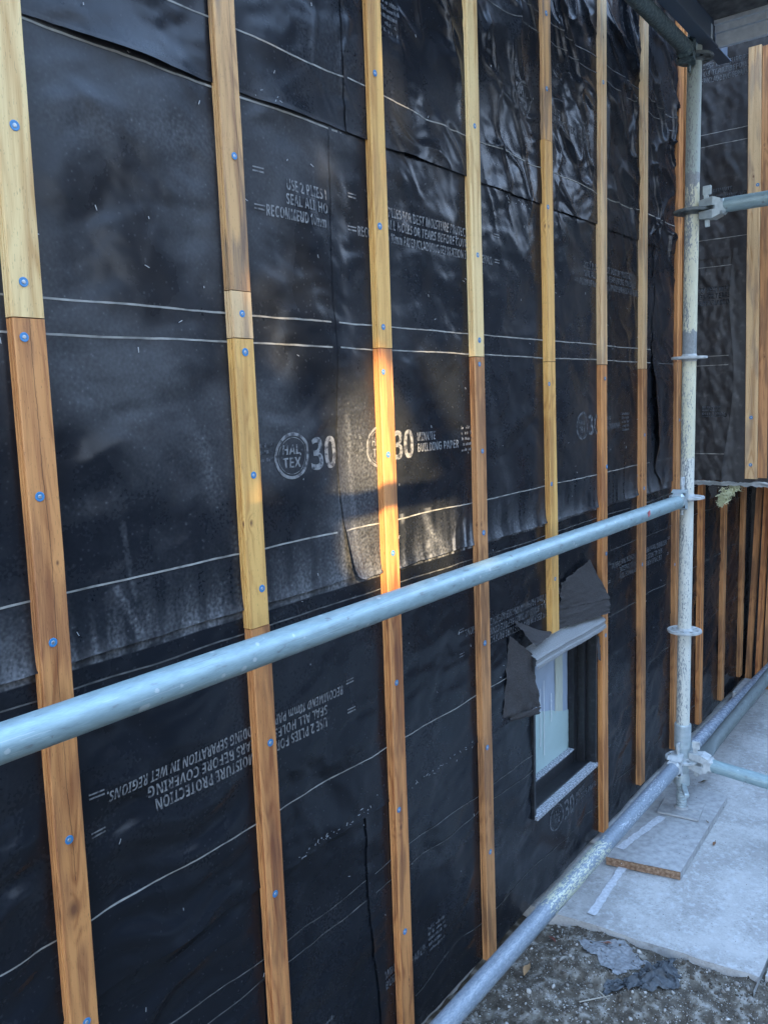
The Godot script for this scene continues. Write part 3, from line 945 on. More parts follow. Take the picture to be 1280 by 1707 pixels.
func build_window(wall: Node, x0: float, x1: float, y0: float, y1: float) -> void:
	var win := Node3D.new()
	win.name = "window"
	wall.add_child(win)
	win.set_meta("label", "small black framed window with a smeared pane and torn paper round it")
	var zp := -0.075
	# jamb linings, stepped like extruded aluminium
	var st := stb()
	for e in [[x1 - 0.004, x1 + 0.010, -0.16, 0.012], [x1 - 0.022, x1 - 0.003, -0.16, -0.022], [x1 - 0.048, x1 - 0.021, -0.16, -0.050], [x0 - 0.01, x0 + 0.004, -0.16, 0.008]]:
		box(st, Vector3(e[0], y0 - 0.01, e[2]), Vector3(e[1], y1 + 0.01, e[3]), Transform3D.IDENTITY, 0.0015)
	box(st, Vector3(x0, y1 - 0.03, -0.16), Vector3(x1, y1 + 0.008, -0.004), Transform3D.IDENTITY, 0.0015)
	box(st, Vector3(x0, y0 - 0.008, -0.16), Vector3(x1, y0 + 0.006, -0.008), Transform3D.IDENTITY, 0.0015)
	box(st, Vector3(x0, y0 + 0.004, -0.16), Vector3(x1 - 0.02, y0 + 0.048, -0.052), Transform3D.IDENTITY, 0.0015)
	obj("frame", st.commit(), M.alu_black, win)
	# outer sill strip and inner sill strip, both under dust
	var s1 := stb()
	box(s1, Vector3(x0 - 0.006, y0 - 0.012, -0.012), Vector3(x1 + 0.006, y0 + 0.003, 0.018), Transform3D.IDENTITY, 0.002)
	obj("sill", s1.commit(), M.sill_dust, win)
	var s2 := stb()
	box(s2, Vector3(x0 + 0.01, y0 + 0.0485, -0.072), Vector3(x1 - 0.03, y0 + 0.056, -0.050), Transform3D.IDENTITY, 0.001)
	obj("inner_sill", s2.commit(), M.sill_dust, win)
	# clear pane
	var gm := mat(lin(0.55, 0.62, 0.62), 0.04)
	gm.albedo_color.a = 0.12
	gm.transparency = BaseMaterial3D.TRANSPARENCY_ALPHA
	var gs := stb()
	quad(gs, Vector3(x0, y0 + 0.03, zp), Vector3(x1 - 0.03, y0 + 0.03, zp), Vector3(x1 - 0.03, y1, zp), Vector3(x0, y1, zp), Vector2(0, 1), Vector2(1, 1), Vector2(1, 0), Vector2(0, 0))
	obj("pane", gs.commit(), gm, win)
	# overlapping pale tinted sheets just outside the glass, a little slack
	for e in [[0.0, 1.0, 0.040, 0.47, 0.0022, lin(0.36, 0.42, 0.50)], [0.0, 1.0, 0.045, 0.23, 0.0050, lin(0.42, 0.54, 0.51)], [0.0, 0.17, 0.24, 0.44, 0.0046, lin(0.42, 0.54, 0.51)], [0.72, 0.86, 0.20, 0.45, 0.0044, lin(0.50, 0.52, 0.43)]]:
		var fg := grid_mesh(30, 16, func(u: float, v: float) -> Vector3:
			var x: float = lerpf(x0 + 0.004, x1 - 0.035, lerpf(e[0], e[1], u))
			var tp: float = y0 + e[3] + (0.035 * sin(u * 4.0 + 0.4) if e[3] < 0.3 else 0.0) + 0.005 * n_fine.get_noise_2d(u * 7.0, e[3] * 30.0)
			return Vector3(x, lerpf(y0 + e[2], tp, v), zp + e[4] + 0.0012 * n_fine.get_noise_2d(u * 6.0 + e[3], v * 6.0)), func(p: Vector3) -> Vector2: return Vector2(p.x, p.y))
		obj("tinted_sheet", fg, mat(e[5], 0.22), win)
	# thin pale streaks in front of the tinted sheets
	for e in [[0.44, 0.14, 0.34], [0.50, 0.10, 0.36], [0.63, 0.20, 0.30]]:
		var ds := stb()
		var prev := Vector3.ZERO
		for q in 14:
			var f := q / 13.0
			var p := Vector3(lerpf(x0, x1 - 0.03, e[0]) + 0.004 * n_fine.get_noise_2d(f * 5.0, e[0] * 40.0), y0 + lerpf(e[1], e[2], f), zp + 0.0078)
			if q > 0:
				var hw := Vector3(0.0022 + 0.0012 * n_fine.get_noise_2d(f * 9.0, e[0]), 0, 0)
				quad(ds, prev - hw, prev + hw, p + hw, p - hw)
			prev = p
		obj("pale_streak", ds.commit(), mat(lin(0.62, 0.64, 0.62), 0.8), win)
	# plain pale panel behind the glass
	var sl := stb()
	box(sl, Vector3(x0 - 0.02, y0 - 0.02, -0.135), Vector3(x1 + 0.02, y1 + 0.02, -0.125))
	obj("inner_panel", sl.commit(), mat(lin(0.42, 0.47, 0.53), 0.8), win)
	var sv := stb()
	box(sv, Vector3(x1 - 0.15, y0 + 0.03, -0.122), Vector3(x1 - 0.10, y1, -0.100))
	obj("inner_post", sv.commit(), mat(lin(0.45, 0.46, 0.36), 0.7), win)
	# head flashing: upstand, sloping top, drop and a turned lip, all real sheet
	var sf := stb()
	var prof := [Vector2(0.008, 0.745), Vector2(0.012, 0.738), Vector2(0.046, 0.722), Vector2(0.0505, 0.716), Vector2(0.0475, 0.711), Vector2(0.0475, 0.702), Vector2(0.0520, 0.699), Vector2(0.0525, 0.690), Vector2(0.046, 0.684)]
	var xa := un(895, 1088, 2, 0.05).x
	var xb := un(1009, 1032, 2, 0.05).x
	var n := 16
	for i in n:
		for q in prof.size() - 1:
			var pts := []
			for e in [[i, q], [i + 1, q], [i + 1, q + 1], [i, q + 1]]:
				var x := lerpf(xa, xb, float(e[0]) / n)
				var p: Vector2 = prof[e[1]]
				var dn := 0.004 * n_fine.get_noise_2d(x * 7.0, 4.0)
				pts.append(Vector3(x, p.y + dn, p.x + 0.003 * n_fine.get_noise_2d(x * 5.0, 9.0)))
			quad(sf, pts[3], pts[2], pts[1], pts[0])
	obj("head_flashing", sf.commit(), M.flashing, win)

# ---------------------------------------------------------------- walls at the far end
func h_b(z: float, y: float) -> float:
	var press := smoothstep(0.03, 0.10, absf(z - 0.265)) * smoothstep(0.0, 0.04, z)
	var up := 0.35 + 0.65 * smoothstep(1.6, 2.2, y)
	return press * (up * 0.0065 * n_fold.get_noise_2d(z * 5.0 + 20.0, y * 4.0 + z * 5.0) + 0.003 * n_soft.get_noise_2d(z * 20.0, y * 12.0))

func build_end_walls() -> void:
	var wall := thing("overhanging_wall", "black papered wall projecting overhead from the long wall, loose paper hanging at its lower edge", "wall")
	var st := stb()
	box(st, Vector3(XB + 0.012, 1.125, -0.005), Vector3(XC + 0.3, 5.0, 0.52))
	obj("framing", st.commit(), M.board_end, wall)
	var side := stb()
	box(side, Vector3(XB + 0.001, 1.115, 0.521), Vector3(XC + 0.3, 5.0, 0.526))
	obj("paper_sheet", side.commit(), M.paper_side, wall)
	var zedge := func(y: float) -> float: return 0.172 + 0.012 * sin(y * 9.0 + 0.4) - 0.014 * smoothstep(1.3, 1.1, y)
	var mk := func(z0: Callable, z1: Callable, y0: float, y1: float, lay: float, curl: float) -> ArrayMesh:
		var at := func(u: float, v: float) -> Vector3:
			var y := lerpf(y0, y1, v)
			var z := lerpf(z0.call(y), z1.call(y), u)
			var c: float = curl * (0.006 * exp(-(z - z0.call(y)) / 0.015) + 0.012 * smoothstep(1.35, 1.1, y) * exp(-(z - z0.call(y)) / 0.05))
			return Vector3(XB - h_b(z, y) - lay - c, y + (0.004 * n_fine.get_noise_2d(z * 30.0, 2.0) if v == 0.0 else 0.0), z)
		return grid_mesh(60, int((y1 - y0) / 0.009), at, func(p: Vector3) -> Vector2: return Vector2(p.z, p.y))
	var k := func(v: float) -> Callable: return func(_y: float) -> float: return v
	var b1 := obj("paper_sheet", mk.call(k.call(0.0), k.call(0.30), 1.10, 2.05, 0.0, 0.0), M.paper_side, wall)
	obj("paper_sheet", mk.call(zedge, k.call(0.525), 1.095, 2.05, 0.004, 1.0), M.paper_side, wall)
	var b3 := obj("paper_sheet", mk.call(k.call(0.0), k.call(0.525), 2.02, 3.05, 0.006, 0.0), M.paper_side, wall)
	var onb := func(lay: float) -> Callable: return func(a: float, b: float) -> Vector3: return Vector3(XB - h_b(a, b) - lay - 0.0015, b, a)
	for e in [[1.213, b1, 0.0, 0.155], [1.622, b1, 0.0, 0.16], [1.584, b1, 0.0, 0.16], [1.986, b1, 0.0, 0.24], [2.095, b3, 0.006, 0.24], [2.464, b3, 0.006, 0.24], [2.511, b3, 0.006, 0.24]]:
		var ls := stb()
		var n := 24
		for i in n:
			var za: float = 0.004 + (e[3] - 0.004) * i / n
			var zb: float = 0.004 + (e[3] - 0.004) * (i + 1) / n
			var f: Callable = onb.call(e[2])
			quad(ls, f.call(za, e[0] - 0.0013), f.call(zb, e[0] - 0.0013), f.call(zb, e[0] + 0.0013), f.call(za, e[0] + 0.0013))
		obj("printed_line", ls.commit(), M.line, e[1])
	notice(b3, -0.17, 0.40, 2.745, onb.call(0.006), M.print, false, 0.0, 0.225)
	notice(b1, -0.14, 0.43, 1.868, onb.call(0.0), M.print_faint, false, 0.0, 0.225)
	emblem(b3, -0.065, 2.270, onb.call(0.006), M.print_faint, 0.0, 0.22, 4)
	emblem(b1, -0.092, 1.390, onb.call(0.0), M.print_faint, 0.0, 0.165, 4)
	# battens on this wall
	for e in [[0.2365, 2.795, 1.113, "pale", 0.0], [0.455, 2.795, 1.113, "brown", 0.4]]:
		var lean := 0.012
		var m := batten_mesh(Vector3(XB - 0.004, e[2], e[0] + 0.028), Vector3(XB - 0.004, e[1], e[0]), Vector3(0, 0, 1), Vector3(-1, 0, 0), 0.0475, 0.020, e[4], e[0] * 50.0)
		var o := obj("batten", m, M[e[3]], wall)
		if e[0] < 0.3:
			for s in [[1262, 308], [1251, 696], [1250, 775]]:
				screw(o, un(s[0], s[1], 0, XB - 0.0245), Basis(Vector3(0, 0, 1), Vector3(0, 1, 0), Vector3(-1, 0, 0)))
	obj("batten", batten_mesh(Vector3(XB - 0.002, 1.117, 0.306), Vector3(XB - 0.002, 2.79, 0.279), Vector3(0, 0, 1), Vector3(-1, 0, 0), 0.034, 0.014, 0.0, 70.0), M.brown, wall)
	# crumpled flashing strip, torn paper and wool under the lower edge
	var fl := func(u: float, v: float) -> Vector3:
		var z := lerpf(0.0, 0.50, u)
		return Vector3(XB - 0.022 + 0.02 * v + 0.008 * n_fine.get_noise_2d(z * 20.0, v * 3.0), 1.098 - 0.018 * v + 0.007 * n_fine.get_noise_2d(z * 26.0, v * 2.0 + 7.0), z)
	obj("flashing_strip", grid_mesh(60, 5, fl, func(p: Vector3) -> Vector2: return Vector2(p.z, p.y)), M.white_worn, wall)
	for e in [[1178, 1196, 832, 0.004], [1192, 1216, 826, 0.0], [1262, 1277, 812, 0.004]]:
		var x: float = XB + 0.01 + e[3]
		var pts := [un(e[0] + 6, e[2], 0, x), un(e[1] - 3, e[2] - 6, 0, x), un(e[1], 803, 0, x), un(e[0], 803, 0, x)]
		obj("torn_paper", patch(pts, 0.0, 8, 0.003, e[0] * 1.0), M.flap, wall)
	build_wool(wall)
	# wall at the back of the recess
	var back := thing("recessed_wall", "black papered wall closing the recess below the overhang", "wall")
	var sb := stb()
	box(sb, Vector3(XC + 0.012, -0.13, -0.02), Vector3(XC + 0.14, 1.124, 3.0))
	obj("framing", sb.commit(), M.board_end, back)
	var cat := func(u: float, v: float) -> Vector3:
		var z := lerpf(-0.01, 2.0, u)
		var y := lerpf(-0.12, 1.2, v)
		return Vector3(XC - 0.008 * n_fold.get_noise_2d(z * 6.0, y * 3.0) - 0.003, y, z)
	obj("paper_sheet", grid_mesh(120, 60, cat, func(p: Vector3) -> Vector2: return Vector2(p.z, p.y)), M.paper_side, back)
	# loose lengths leaning in the corner
	var lean_specs := [[1246, 1102, 1264, 830, "brown", "first loose batten leaning in the dark corner, the one against the long wall"], [1263, 1092, 1277, 830, "red", "second loose batten leaning in the dark corner, between two others"], [1276, 1080, 1290, 830, "brown", "loose batten leaning in the dark corner, farthest from the long wall"]]
	for i in lean_specs.size():
		var e: Array = lean_specs[i]
		var lo := un(e[0], e[1], 0, XC - 0.085)
		var hi := un(e[2], e[3], 0, XC - 0.035)
		lo.y = FLOOR + 0.002
		var dir := (hi - lo).normalized()
		hi = lo + dir * 1.24
		var t := thing("loose_batten", e[5], "timber batten", Vector3.ZERO, "loose battens leaning in the corner")
		var ac := Vector3(0, 0, 1).slide(dir).normalized()
		obj("length", batten_mesh(lo, hi, ac, ac.cross(dir).normalized() * -1.0, 0.030, 0.019, 0.1 * i, i * 9.0), M[e[4]], t)

func build_wool(wall: Node) -> void:
	# tuft of insulation: a lumpy body with loose strands
	var st := stb()
	rng.seed = 5
	var top := un(1222, 806, 0, XB + 0.03)
	var tip := un(1200, 838, 0, XB + 0.02)
	for i in 900:
		var f := pow(rng.randf(), 0.7)
		var c := top.lerp(tip, f) + Vector3(rng.randfn(0, 0.014), rng.randfn(0, 0.008), rng.randfn(0, 0.018) * (1.15 - f))
		var d := Vector3(rng.randfn(0, 1), rng.randfn(-0.5, 0.8), rng.randfn(0, 1)).normalized() * rng.randf_range(0.006, 0.018)
		var s := d.cross(Vector3(rng.randfn(0, 1), rng.randfn(0, 1), rng.randfn(0, 1))).normalized() * rng.randf_range(0.0006, 0.0022)
		quad(st, c - d - s, c + d - s, c + d + s, c - d + s)
	var o := obj("insulation_wool", st.commit(), mat(lin(0.70, 0.70, 0.45), 0.9), wall)
	o.set_meta("label", "yellowish tuft of insulation wool poking out")

# ---------------------------------------------------------------- scaffold
func sector(st: SurfaceTool, c: Vector3, r0: float, r1: float, a0: float, a1: float, y0: float, y1: float) -> void:
	var p := func(r: float, a: float, y: float) -> Vector3: return c + Vector3(r * cos(a), y, r * sin(a))
	quad(st, p.call(r0, a0, y1), p.call(r0, a1, y1), p.call(r1, a1, y1), p.call(r1, a0, y1))
	quad(st, p.call(r0, a0, y0), p.call(r1, a0, y0), p.call(r1, a1, y0), p.call(r0, a1, y0))
	quad(st, p.call(r1, a0, y0), p.call(r1, a0, y1), p.call(r1, a1, y1), p.call(r1, a1, y0))
	quad(st, p.call(r0, a0, y0), p.call(r0, a1, y0), p.call(r0, a1, y1), p.call(r0, a0, y1))
	quad(st, p.call(r0, a0, y0), p.call(r0, a0, y1), p.call(r1, a0, y1), p.call(r1, a0, y0))
	quad(st, p.call(r0, a1, y0), p.call(r1, a1, y0), p.call(r1, a1, y1), p.call(r0, a1, y1))

func rosette_mesh() -> ArrayMesh:
	# slotted disc: four wide and four narrow openings
	var st := stb()
	var n := 64
	for i in n:
		var a0 := TAU * i / n
		var a1 := TAU * (i + 1) / n
		sector(st, Vector3.ZERO, 0.0235, 0.0325, a0, a1, -0.0055, 0.0055)
		sector(st, Vector3.ZERO, 0.0515, 0.0600, a0, a1, -0.0045, 0.0045)
		sector(st, Vector3.ZERO, 0.0600, 0.0612, a0, a1, -0.0030, 0.0030)
		var k := (i + 4) % 16
		var in_wide := k < 6 and k >= 1
		var in_small := k >= 10 and k <= 12
		if not (in_wide or in_small):
			sector(st, Vector3.ZERO, 0.0325, 0.0515, a0, a1, -0.0044, 0.0044)
	lathe(st, [Vector2(0.0243, -0.013), Vector2(0.0275, -0.0057)], Transform3D.IDENTITY, 32, false)
	lathe(st, [Vector2(0.0275, 0.0057), Vector2(0.0243, 0.013)], Transform3D.IDENTITY, 32, false)
	return st.commit()

func paint_tex(seed_: int, bands: Array, metal_c: Color) -> ImageTexture:
	# bands: [v0, v1, paint colour, share of paint left]; v runs 0..1 along the tube
	var w := 160
	var h := 1536
	var nf := noise(seed_, 1.0, 4)
	var out := PackedByteArray()
	out.resize(w * h * 3)
	for j in h:
		var v := float(j) / h
		for i in w:
			var ang := TAU * i / w
			var q := Vector3(cos(ang), v * 80.0, sin(ang))
			var c: Color = metal_c * (0.95 + 0.28 * nf.get_noise_3d(q.x * 3.0, q.y * 3.0, q.z * 3.0))
			for b in bands:
				var wob: float = b[6] * nf.get_noise_3d(q.x * 1.5, q.y, q.z * 1.5 + 9.0)
				if v + wob > b[0] and v + wob < b[1]:
					var m := nf.get_noise_3d(q.x * 5.5, q.y * 1.9, q.z * 5.5) + 0.5 * nf.get_noise_3d(q.x * 1.2 + 5.0, q.y * 0.16, q.z * 1.2)
					# the side towards the next bay is rubbed more
					m = 0.8 * m + b[5] * cos(ang - b[4])
					if m < b[3]:
						c = b[2] * (0.96 + 0.12 * nf.get_noise_3d(q.x * 2.0, q.y * 0.7 + 30.0, q.z * 2.0))
			c = c.clamp().linear_to_srgb()
			var o := (j * w + i) * 3
			out[o] = c.r8
			out[o + 1] = c.g8
			out[o + 2] = c.b8
	return ImageTexture.create_from_image(Image.create_from_data(w, h, false, Image.FORMAT_RGB8, out))

func wear_tex(seed_: int, base_c: Color, dark_c: Color, light_c: Color) -> ImageTexture:
	# u round the tube, v along it: fine zinc grain, long scratches, cement splashes and dull scuffs
	var w := 256
	var h := 2048
	var im := Image.create(w, h, false, Image.FORMAT_RGB8)
	var nf := noise(seed_, 1.0, 5)
	var g := RandomNumberGenerator.new()
	g.seed = seed_
	for j in h:
		for i in w:
			var ang := TAU * i / w
			var t := nf.get_noise_3d(cos(ang) * 1.6, j * 0.035, sin(ang) * 1.6)
			var f := nf.get_noise_3d(cos(ang) * 14.0, j * 0.10, sin(ang) * 14.0 + 40.0)
			var c := base_c * (1.0 + 0.22 * t + 0.16 * f)
			if t < -0.42:
				c = c.lerp(dark_c, clampf((-0.42 - t) * 4.0, 0.0, 0.5))
			im.set_pixel(i, j, c.clamp().linear_to_srgb())
	for k in 420:
		var x := g.randi_range(0, w - 1)
		var y := g.randi_range(0, h - 60)
		var l := int(pow(g.randf(), 3.0) * 110.0) + 6
		var sl := g.randf_range(-0.12, 0.12)
		var c := (light_c if g.randf() < 0.55 else dark_c).linear_to_srgb()
		for q in l:
			var p := Vector2i(posmod(int(x + q * sl), w), min(y + q, h - 1))
			im.set_pixelv(p, im.get_pixelv(p).lerp(c, 0.5))
	for k in 170:
		var x := g.randi_range(0, w - 1)
		var y := g.randi_range(6, h - 8)
		var rr := g.randf_range(0.8, 3.2) * (2.2 if g.randf() < 0.08 else 1.0)
		var c := (light_c if g.randf() < 0.7 else dark_c).linear_to_srgb()
		for dy in range(-5, 6):
			for dx in range(-9, 10):
				var dd := Vector2(dx / 2.4, dy).length() + 0.9 * nf.get_noise_2d(k * 5.0 + dx * 0.5, dy * 0.5)
				if dd < rr:
					var p := Vector2i(posmod(x + dx, w), clampi(y + dy, 0, h - 1))
					im.set_pixelv(p, im.get_pixelv(p).lerp(c, 0.55))
	return ImageTexture.create_from_image(im)

func ledger_head(parent: Node, at: Vector3, dir: Vector3, m: Material, wm: Material) -> void:
	# cast head that grips the rosette; dir points along the tube away from the standard
	var t := Transform3D(frame_of(dir), at)
	var z := t.basis.inverse() * Vector3.UP
	var st := stb()
	var up := t.basis.z if absf(t.basis.z.y) > 0.5 else t.basis.x
	var sd := dir.normalized().cross(Vector3.UP).normalized()
	var tb := Transform3D(Basis(sd, Vector3.UP, -dir.normalized()), at)
	# upper and lower jaws, tapering to the tube
	for s in [-1.0, 1.0]:
		var lo := 0.007
		var hi := 0.036
		var pts := []
		for e in [[0.027, 0.013, hi * 0.85], [0.075, 0.026, hi], [0.10, 0.0255, 0.026]]:
			pts.append(e)
		for i in 2:
			var a: Array = pts[i]
			var b: Array = pts[i + 1]
			var c := []
			for e in [a, b]:
				for sx in [-1.0, 1.0]:
					for yy in [lo, e[2]]:
						c.append(tb * Vector3(sx * e[1], s * yy, -e[0]))
			# c: a(-lo,-hi,+lo,+hi) b(...)
			quad(st, c[1], c[3], c[7], c[5])
			quad(st, c[0], c[4], c[6], c[2])
			quad(st, c[0], c[1], c[5], c[4])
			quad(st, c[2], c[6], c[7], c[3])
			if i == 0:
				quad(st, c[0], c[2], c[3], c[1])
	box(st, Vector3(-0.0250, -0.0255, -0.118), Vector3(0.0250, 0.0255, -0.074), tb, 0.011)
	obj("ledger_head", st.commit(), m, parent)
	var ws := stb()
	box(ws, Vector3(-0.0035, -0.062, -0.058), Vector3(0.0035, 0.070, -0.042), tb * Transform3D(Basis(Vector3(1, 0, 0), 0.06), Vector3.ZERO), 0.002)
	box(ws, Vector3(-0.0042, 0.048, -0.064), Vector3(0.0042, 0.078, -0.036), tb, 0.003)
	obj("wedge", ws.commit(), wm, parent)

func build_scaffold() -> void:
	# upright
	var std := thing("scaffold_standard", "upright scaffold tube in flaking cream paint with slotted discs", "scaffold tube", Vector3(XS, 0.12, ZS))
	var h := 2.66
	var green := Color(0.36, 0.42, 0.38)
	var cream := Color(0.62, 0.60, 0.44)
	var white := Color(0.62, 0.62, 0.54)
	# v along the tube: 0 at the foot, 1 at the top, texture runs the same way
	var bands := [[0.0, 0.15, white, 0.26, 4.06, 0.20, 0.006], [0.15, 0.355, white, 0.34, 4.06, 0.22, 0.006], [0.355, 0.42, white, 0.20, 4.06, 0.24, 0.006], [0.42, 0.555, cream, 0.32, 4.06, 0.26, 0.008], [0.59, 0.68, cream, 0.30, 4.06, 0.26, 0.006], [0.68, 0.775, cream, 0.20, 4.06, 0.28, 0.01], [0.79, 0.985, green, 0.30, 4.06, 0.24, 0.006]]
	var pm := mat(Color.WHITE, 0.55)
	pm.albedo_texture = paint_tex(101, bands, Color(0.24, 0.26, 0.26))
	pm.uv1_scale = Vector3(1, 1.0 / h, 1)
	var st := stb()
	lathe(st, [Vector2(0.0241, 0.0), Vector2(0.0241, h * 0.33), Vector2(0.0241, h * 0.66), Vector2(0.0241, h)], Transform3D.IDENTITY, 40)
	obj("tube", st.commit(), pm, std)
	var rm := rosette_mesh()
	for k in 5:
		var o := obj("rosette", rm, M.white_worn if k < 3 else M.zinc_dull, std)
		o.position = Vector3(0, Y5 + 0.5 * (k + 1) - 0.12, 0)
		o.rotation.y = 0.0
	# base collar below the tube
	var col := thing("base_collar", "short galvanised base collar with a slotted disc joining the jack to the cream upright", "scaffold collar", Vector3(XS, 0.0, ZS))
	var cs := stb()
	lathe(cs, [Vector2(0.0244, 0.045), Vector2(0.0262, 0.05), Vector2(0.0262, 0.135), Vector2(0.0305, 0.145), Vector2(0.0305, 0.232), Vector2(0.0288, 0.236), Vector2(0.0244, 0.236)], Transform3D.IDENTITY, 36)
	obj("sleeve", cs.commit(), M.zinc, col)
	var cr := obj("rosette", rm, M.white_worn, col)
	cr.position.y = Y5
	# jack
	var jack := thing("base_jack", "threaded screw jack with winged nut and square foot plate on the wide board", "screw jack", Vector3(XS, FLOOR + 0.034, ZS))
	var js := stb()
	var prof := [Vector2(0.018, 0.006)]
	for i in 13:
		var y := 0.008 + i * 0.0105
		prof.append_array([Vector2(0.0165, y), Vector2(0.0192, y + 0.0035), Vector2(0.0192, y + 0.0065), Vector2(0.0165, y + 0.0098)])
	prof.append(Vector2(0.0165, 0.18))
	lathe(js, prof, Transform3D.IDENTITY, 28)
	obj("screw_thread", js.commit(), M.zinc, jack)
	var ps := stb()
	box(ps, Vector3(-0.075, -0.002, -0.075), Vector3(0.075, 0.006, 0.075), Transform3D(Basis(Vector3.UP, 0.12), Vector3.ZERO), 0.002)
	lathe(ps, [Vector2(0.027, 0.006), Vector2(0.020, 0.012)], Transform3D.IDENTITY, 24, false)
	lathe(ps, [Vector2(0.012, 0.006), Vector2(0.011, 0.0085)], Transform3D(Basis.IDENTITY, Vector3(0.0, 0, 0.05)), 14)
	obj("foot_plate", ps.commit(), M.board, jack)
	var ns := stb()
	lathe(ns, [Vector2(0.024, 0.098), Vector2(0.029, 0.102), Vector2(0.029, 0.126), Vector2(0.025, 0.150)], Transform3D.IDENTITY, 24)
	for a in [0.5, 0.5 + PI]:
		var tb := Transform3D(Basis(Vector3.UP, a), Vector3(0, 0.112, 0))
		box(ns, Vector3(0.022, -0.009, -0.010), Vector3(0.095, 0.007, 0.010), tb * Transform3D(Basis(Vector3(0, 0, 1), -0.16), Vector3.ZERO), 0.004)
	obj("wing_nut", ns.commit(), M.zinc, jack)
	# ledgers
	var wm := mat(Color.WHITE, 0.46, 0.3)
	wm.albedo_texture = wear_tex(201, Color(0.285, 0.39, 0.405), Color(0.17, 0.175, 0.17), Color(0.66, 0.69, 0.68))
	wm.uv1_scale = Vector3(1, 0.32, 1)
	var wd := mat(Color.WHITE, 0.6, 0.2)
	wd.albedo_texture = wear_tex(202, Color(0.135, 0.155, 0.15), Color(0.06, 0.06, 0.055), Color(0.32, 0.34, 0.33))
	wd.uv1_scale = Vector3(1, 0.4, 1)
	var ym := Y5 + 1.0
	var top_y := Y5 + 2.5
	var l1 := thing("scaffold_ledger", "large galvanised scaffold rail running along the wall at waist height", "scaffold tube", Vector3.ZERO)
	obj("tube", pipe(Vector3(-0.45, un(0, 1237, 2, ZS).y - 0.002, ZS), Vector3(XS - 0.10, ym - 0.006, ZS), 0.0242, 0.0), wm, l1)
	ledger_head(l1, Vector3(XS, ym, ZS), Vector3(-1, 0, 0), M.zinc, M.white_worn)
	# scrap of red tape
	var tp := stb()
	var tx := un(1079, 856, 2, ZS + 0.02)
	box(tp, Vector3(-0.010, -0.008, 0.0), Vector3(0.010, 0.008, 0.0009), Transform3D(Basis(Vector3(0, 0, 1), 0.4), Vector3(tx.x, tx.y, ZS + 0.0242)), 0.0)
	obj("tape_scrap", tp.commit(), mat(lin(0.45, 0.12, 0.12), 0.7), l1)
	var l2 := thing("scaffold_ledger", "low scaffold rail with cream paint patch, running from base collar towards gravelly soil", "scaffold tube", Vector3.ZERO)
	var a2 := Vector3(XS - 0.10, Y5 - 0.002, ZS)
	var b2 := Vector3(0.15, un(740, 1707, 2, ZS).y, ZS)
	var m2 := mat(Color.WHITE, 0.5, 0.15)
	# v = 0 at the standard
	m2.albedo_texture = paint_tex(102, [[0.235, 0.375, Color(0.60, 0.60, 0.44), 0.16, 5.6, 0.22, 0.03], [0.05, 0.20, Color(0.48, 0.53, 0.58), -0.30, 3.6, 0.0, 0.01], [0.38, 0.9, Color(0.31, 0.35, 0.385), -0.10, 3.6, 0.0, 0.01]], Color(0.23, 0.27, 0.31))
	m2.uv1_scale = Vector3(1, 1.0 / (b2 - a2).length(), 1)
	obj("tube", pipe(a2, b2, 0.0242, 0.0), m2, l2)
	ledger_head(l2, Vector3(XS, Y5, ZS), Vector3(-1, 0, 0), M.white_worn, M.white_worn)
	var l3 := thing("scaffold_ledger", "spotted blue grey scaffold rail low along the wall under the overhang", "scaffold tube", Vector3.ZERO)
	obj("tube", pipe(Vector3(XS + 0.10, Y5, ZS), Vector3(5.6, 0.005, ZS - 0.005), 0.0242, 0.0), M.zinc_spotted, l3)
	ledger_head(l3, Vector3(XS, Y5, ZS), Vector3(1, 0, 0), M.zinc, M.zinc)
	var l4 := thing("scaffold_ledger", "dark greenish scaffold rail overhead below the deck beam", "scaffold tube", Vector3.ZERO)
	obj("tube", pipe(Vector3(0.2, top_y + 0.012, ZS), Vector3(XS - 0.10, top_y + 0.006, ZS), 0.0242, 0.0), M.steel_green, l4)
	ledger_head(l4, Vector3(XS, top_y, ZS), Vector3(-1, 0, 0), M.steel_green, M.steel_green)
	# transoms
	var t1 := thing("scaffold_transom", "galvanised cross tube wedged to the cream upright beside the overhanging wall", "scaffold tube", Vector3.ZERO)
	obj("tube", pipe(Vector3(XS, Y5 + 2.0 + 0.004, ZS + 0.10), Vector3(XS, Y5 + 2.0 + 0.004, 1.25), 0.0242, 0.0), wm, t1)
	ledger_head(t1, Vector3(XS, Y5 + 2.0, ZS), Vector3(0, 0, 1), M.zinc, M.zinc)
	var t2 := thing("scaffold_transom", "pale cross tube wedged to base collar just above slab", "scaffold tube", Vector3.ZERO)
	obj("tube", pipe(Vector3(XS, Y5 - 0.002, ZS + 0.10), Vector3(XS - 0.03, Y5 - 0.055, 1.25), 0.0242, 0.0), wm, t2)
	ledger_head(t2, Vector3(XS, Y5, ZS), Vector3(0, 0, 1), M.white_worn, M.white_worn)
	# diagonal brace with a flattened end
	var br := thing("scaffold_brace", "dull grey diagonal brace tube with flattened end rising from the base collar", "scaffold tube", Vector3.ZERO)
	var ba := Vector3(XS + 0.055, Y5 - 0.006, ZS + 0.055)
	var far := EYE + (FW + RT * (1292.0 - 640.0) / F - UPV * (1112.0 - 853.5) / F) * 3.85
	var bd := (far - ba).normalized()
	var bs := stb()
	var bprof := []
	var bl := 1.9
	var fb := frame_of(bd)
	for i in 20:
		var f := float(i) / 19.0
		bprof.append(Vector2(0.0242, 0.16 + f * (bl - 0.16)))
	lathe(bs, bprof, Transform3D(fb, ba), 36)
	# flattened end, swelling into the tube
	var pv := []
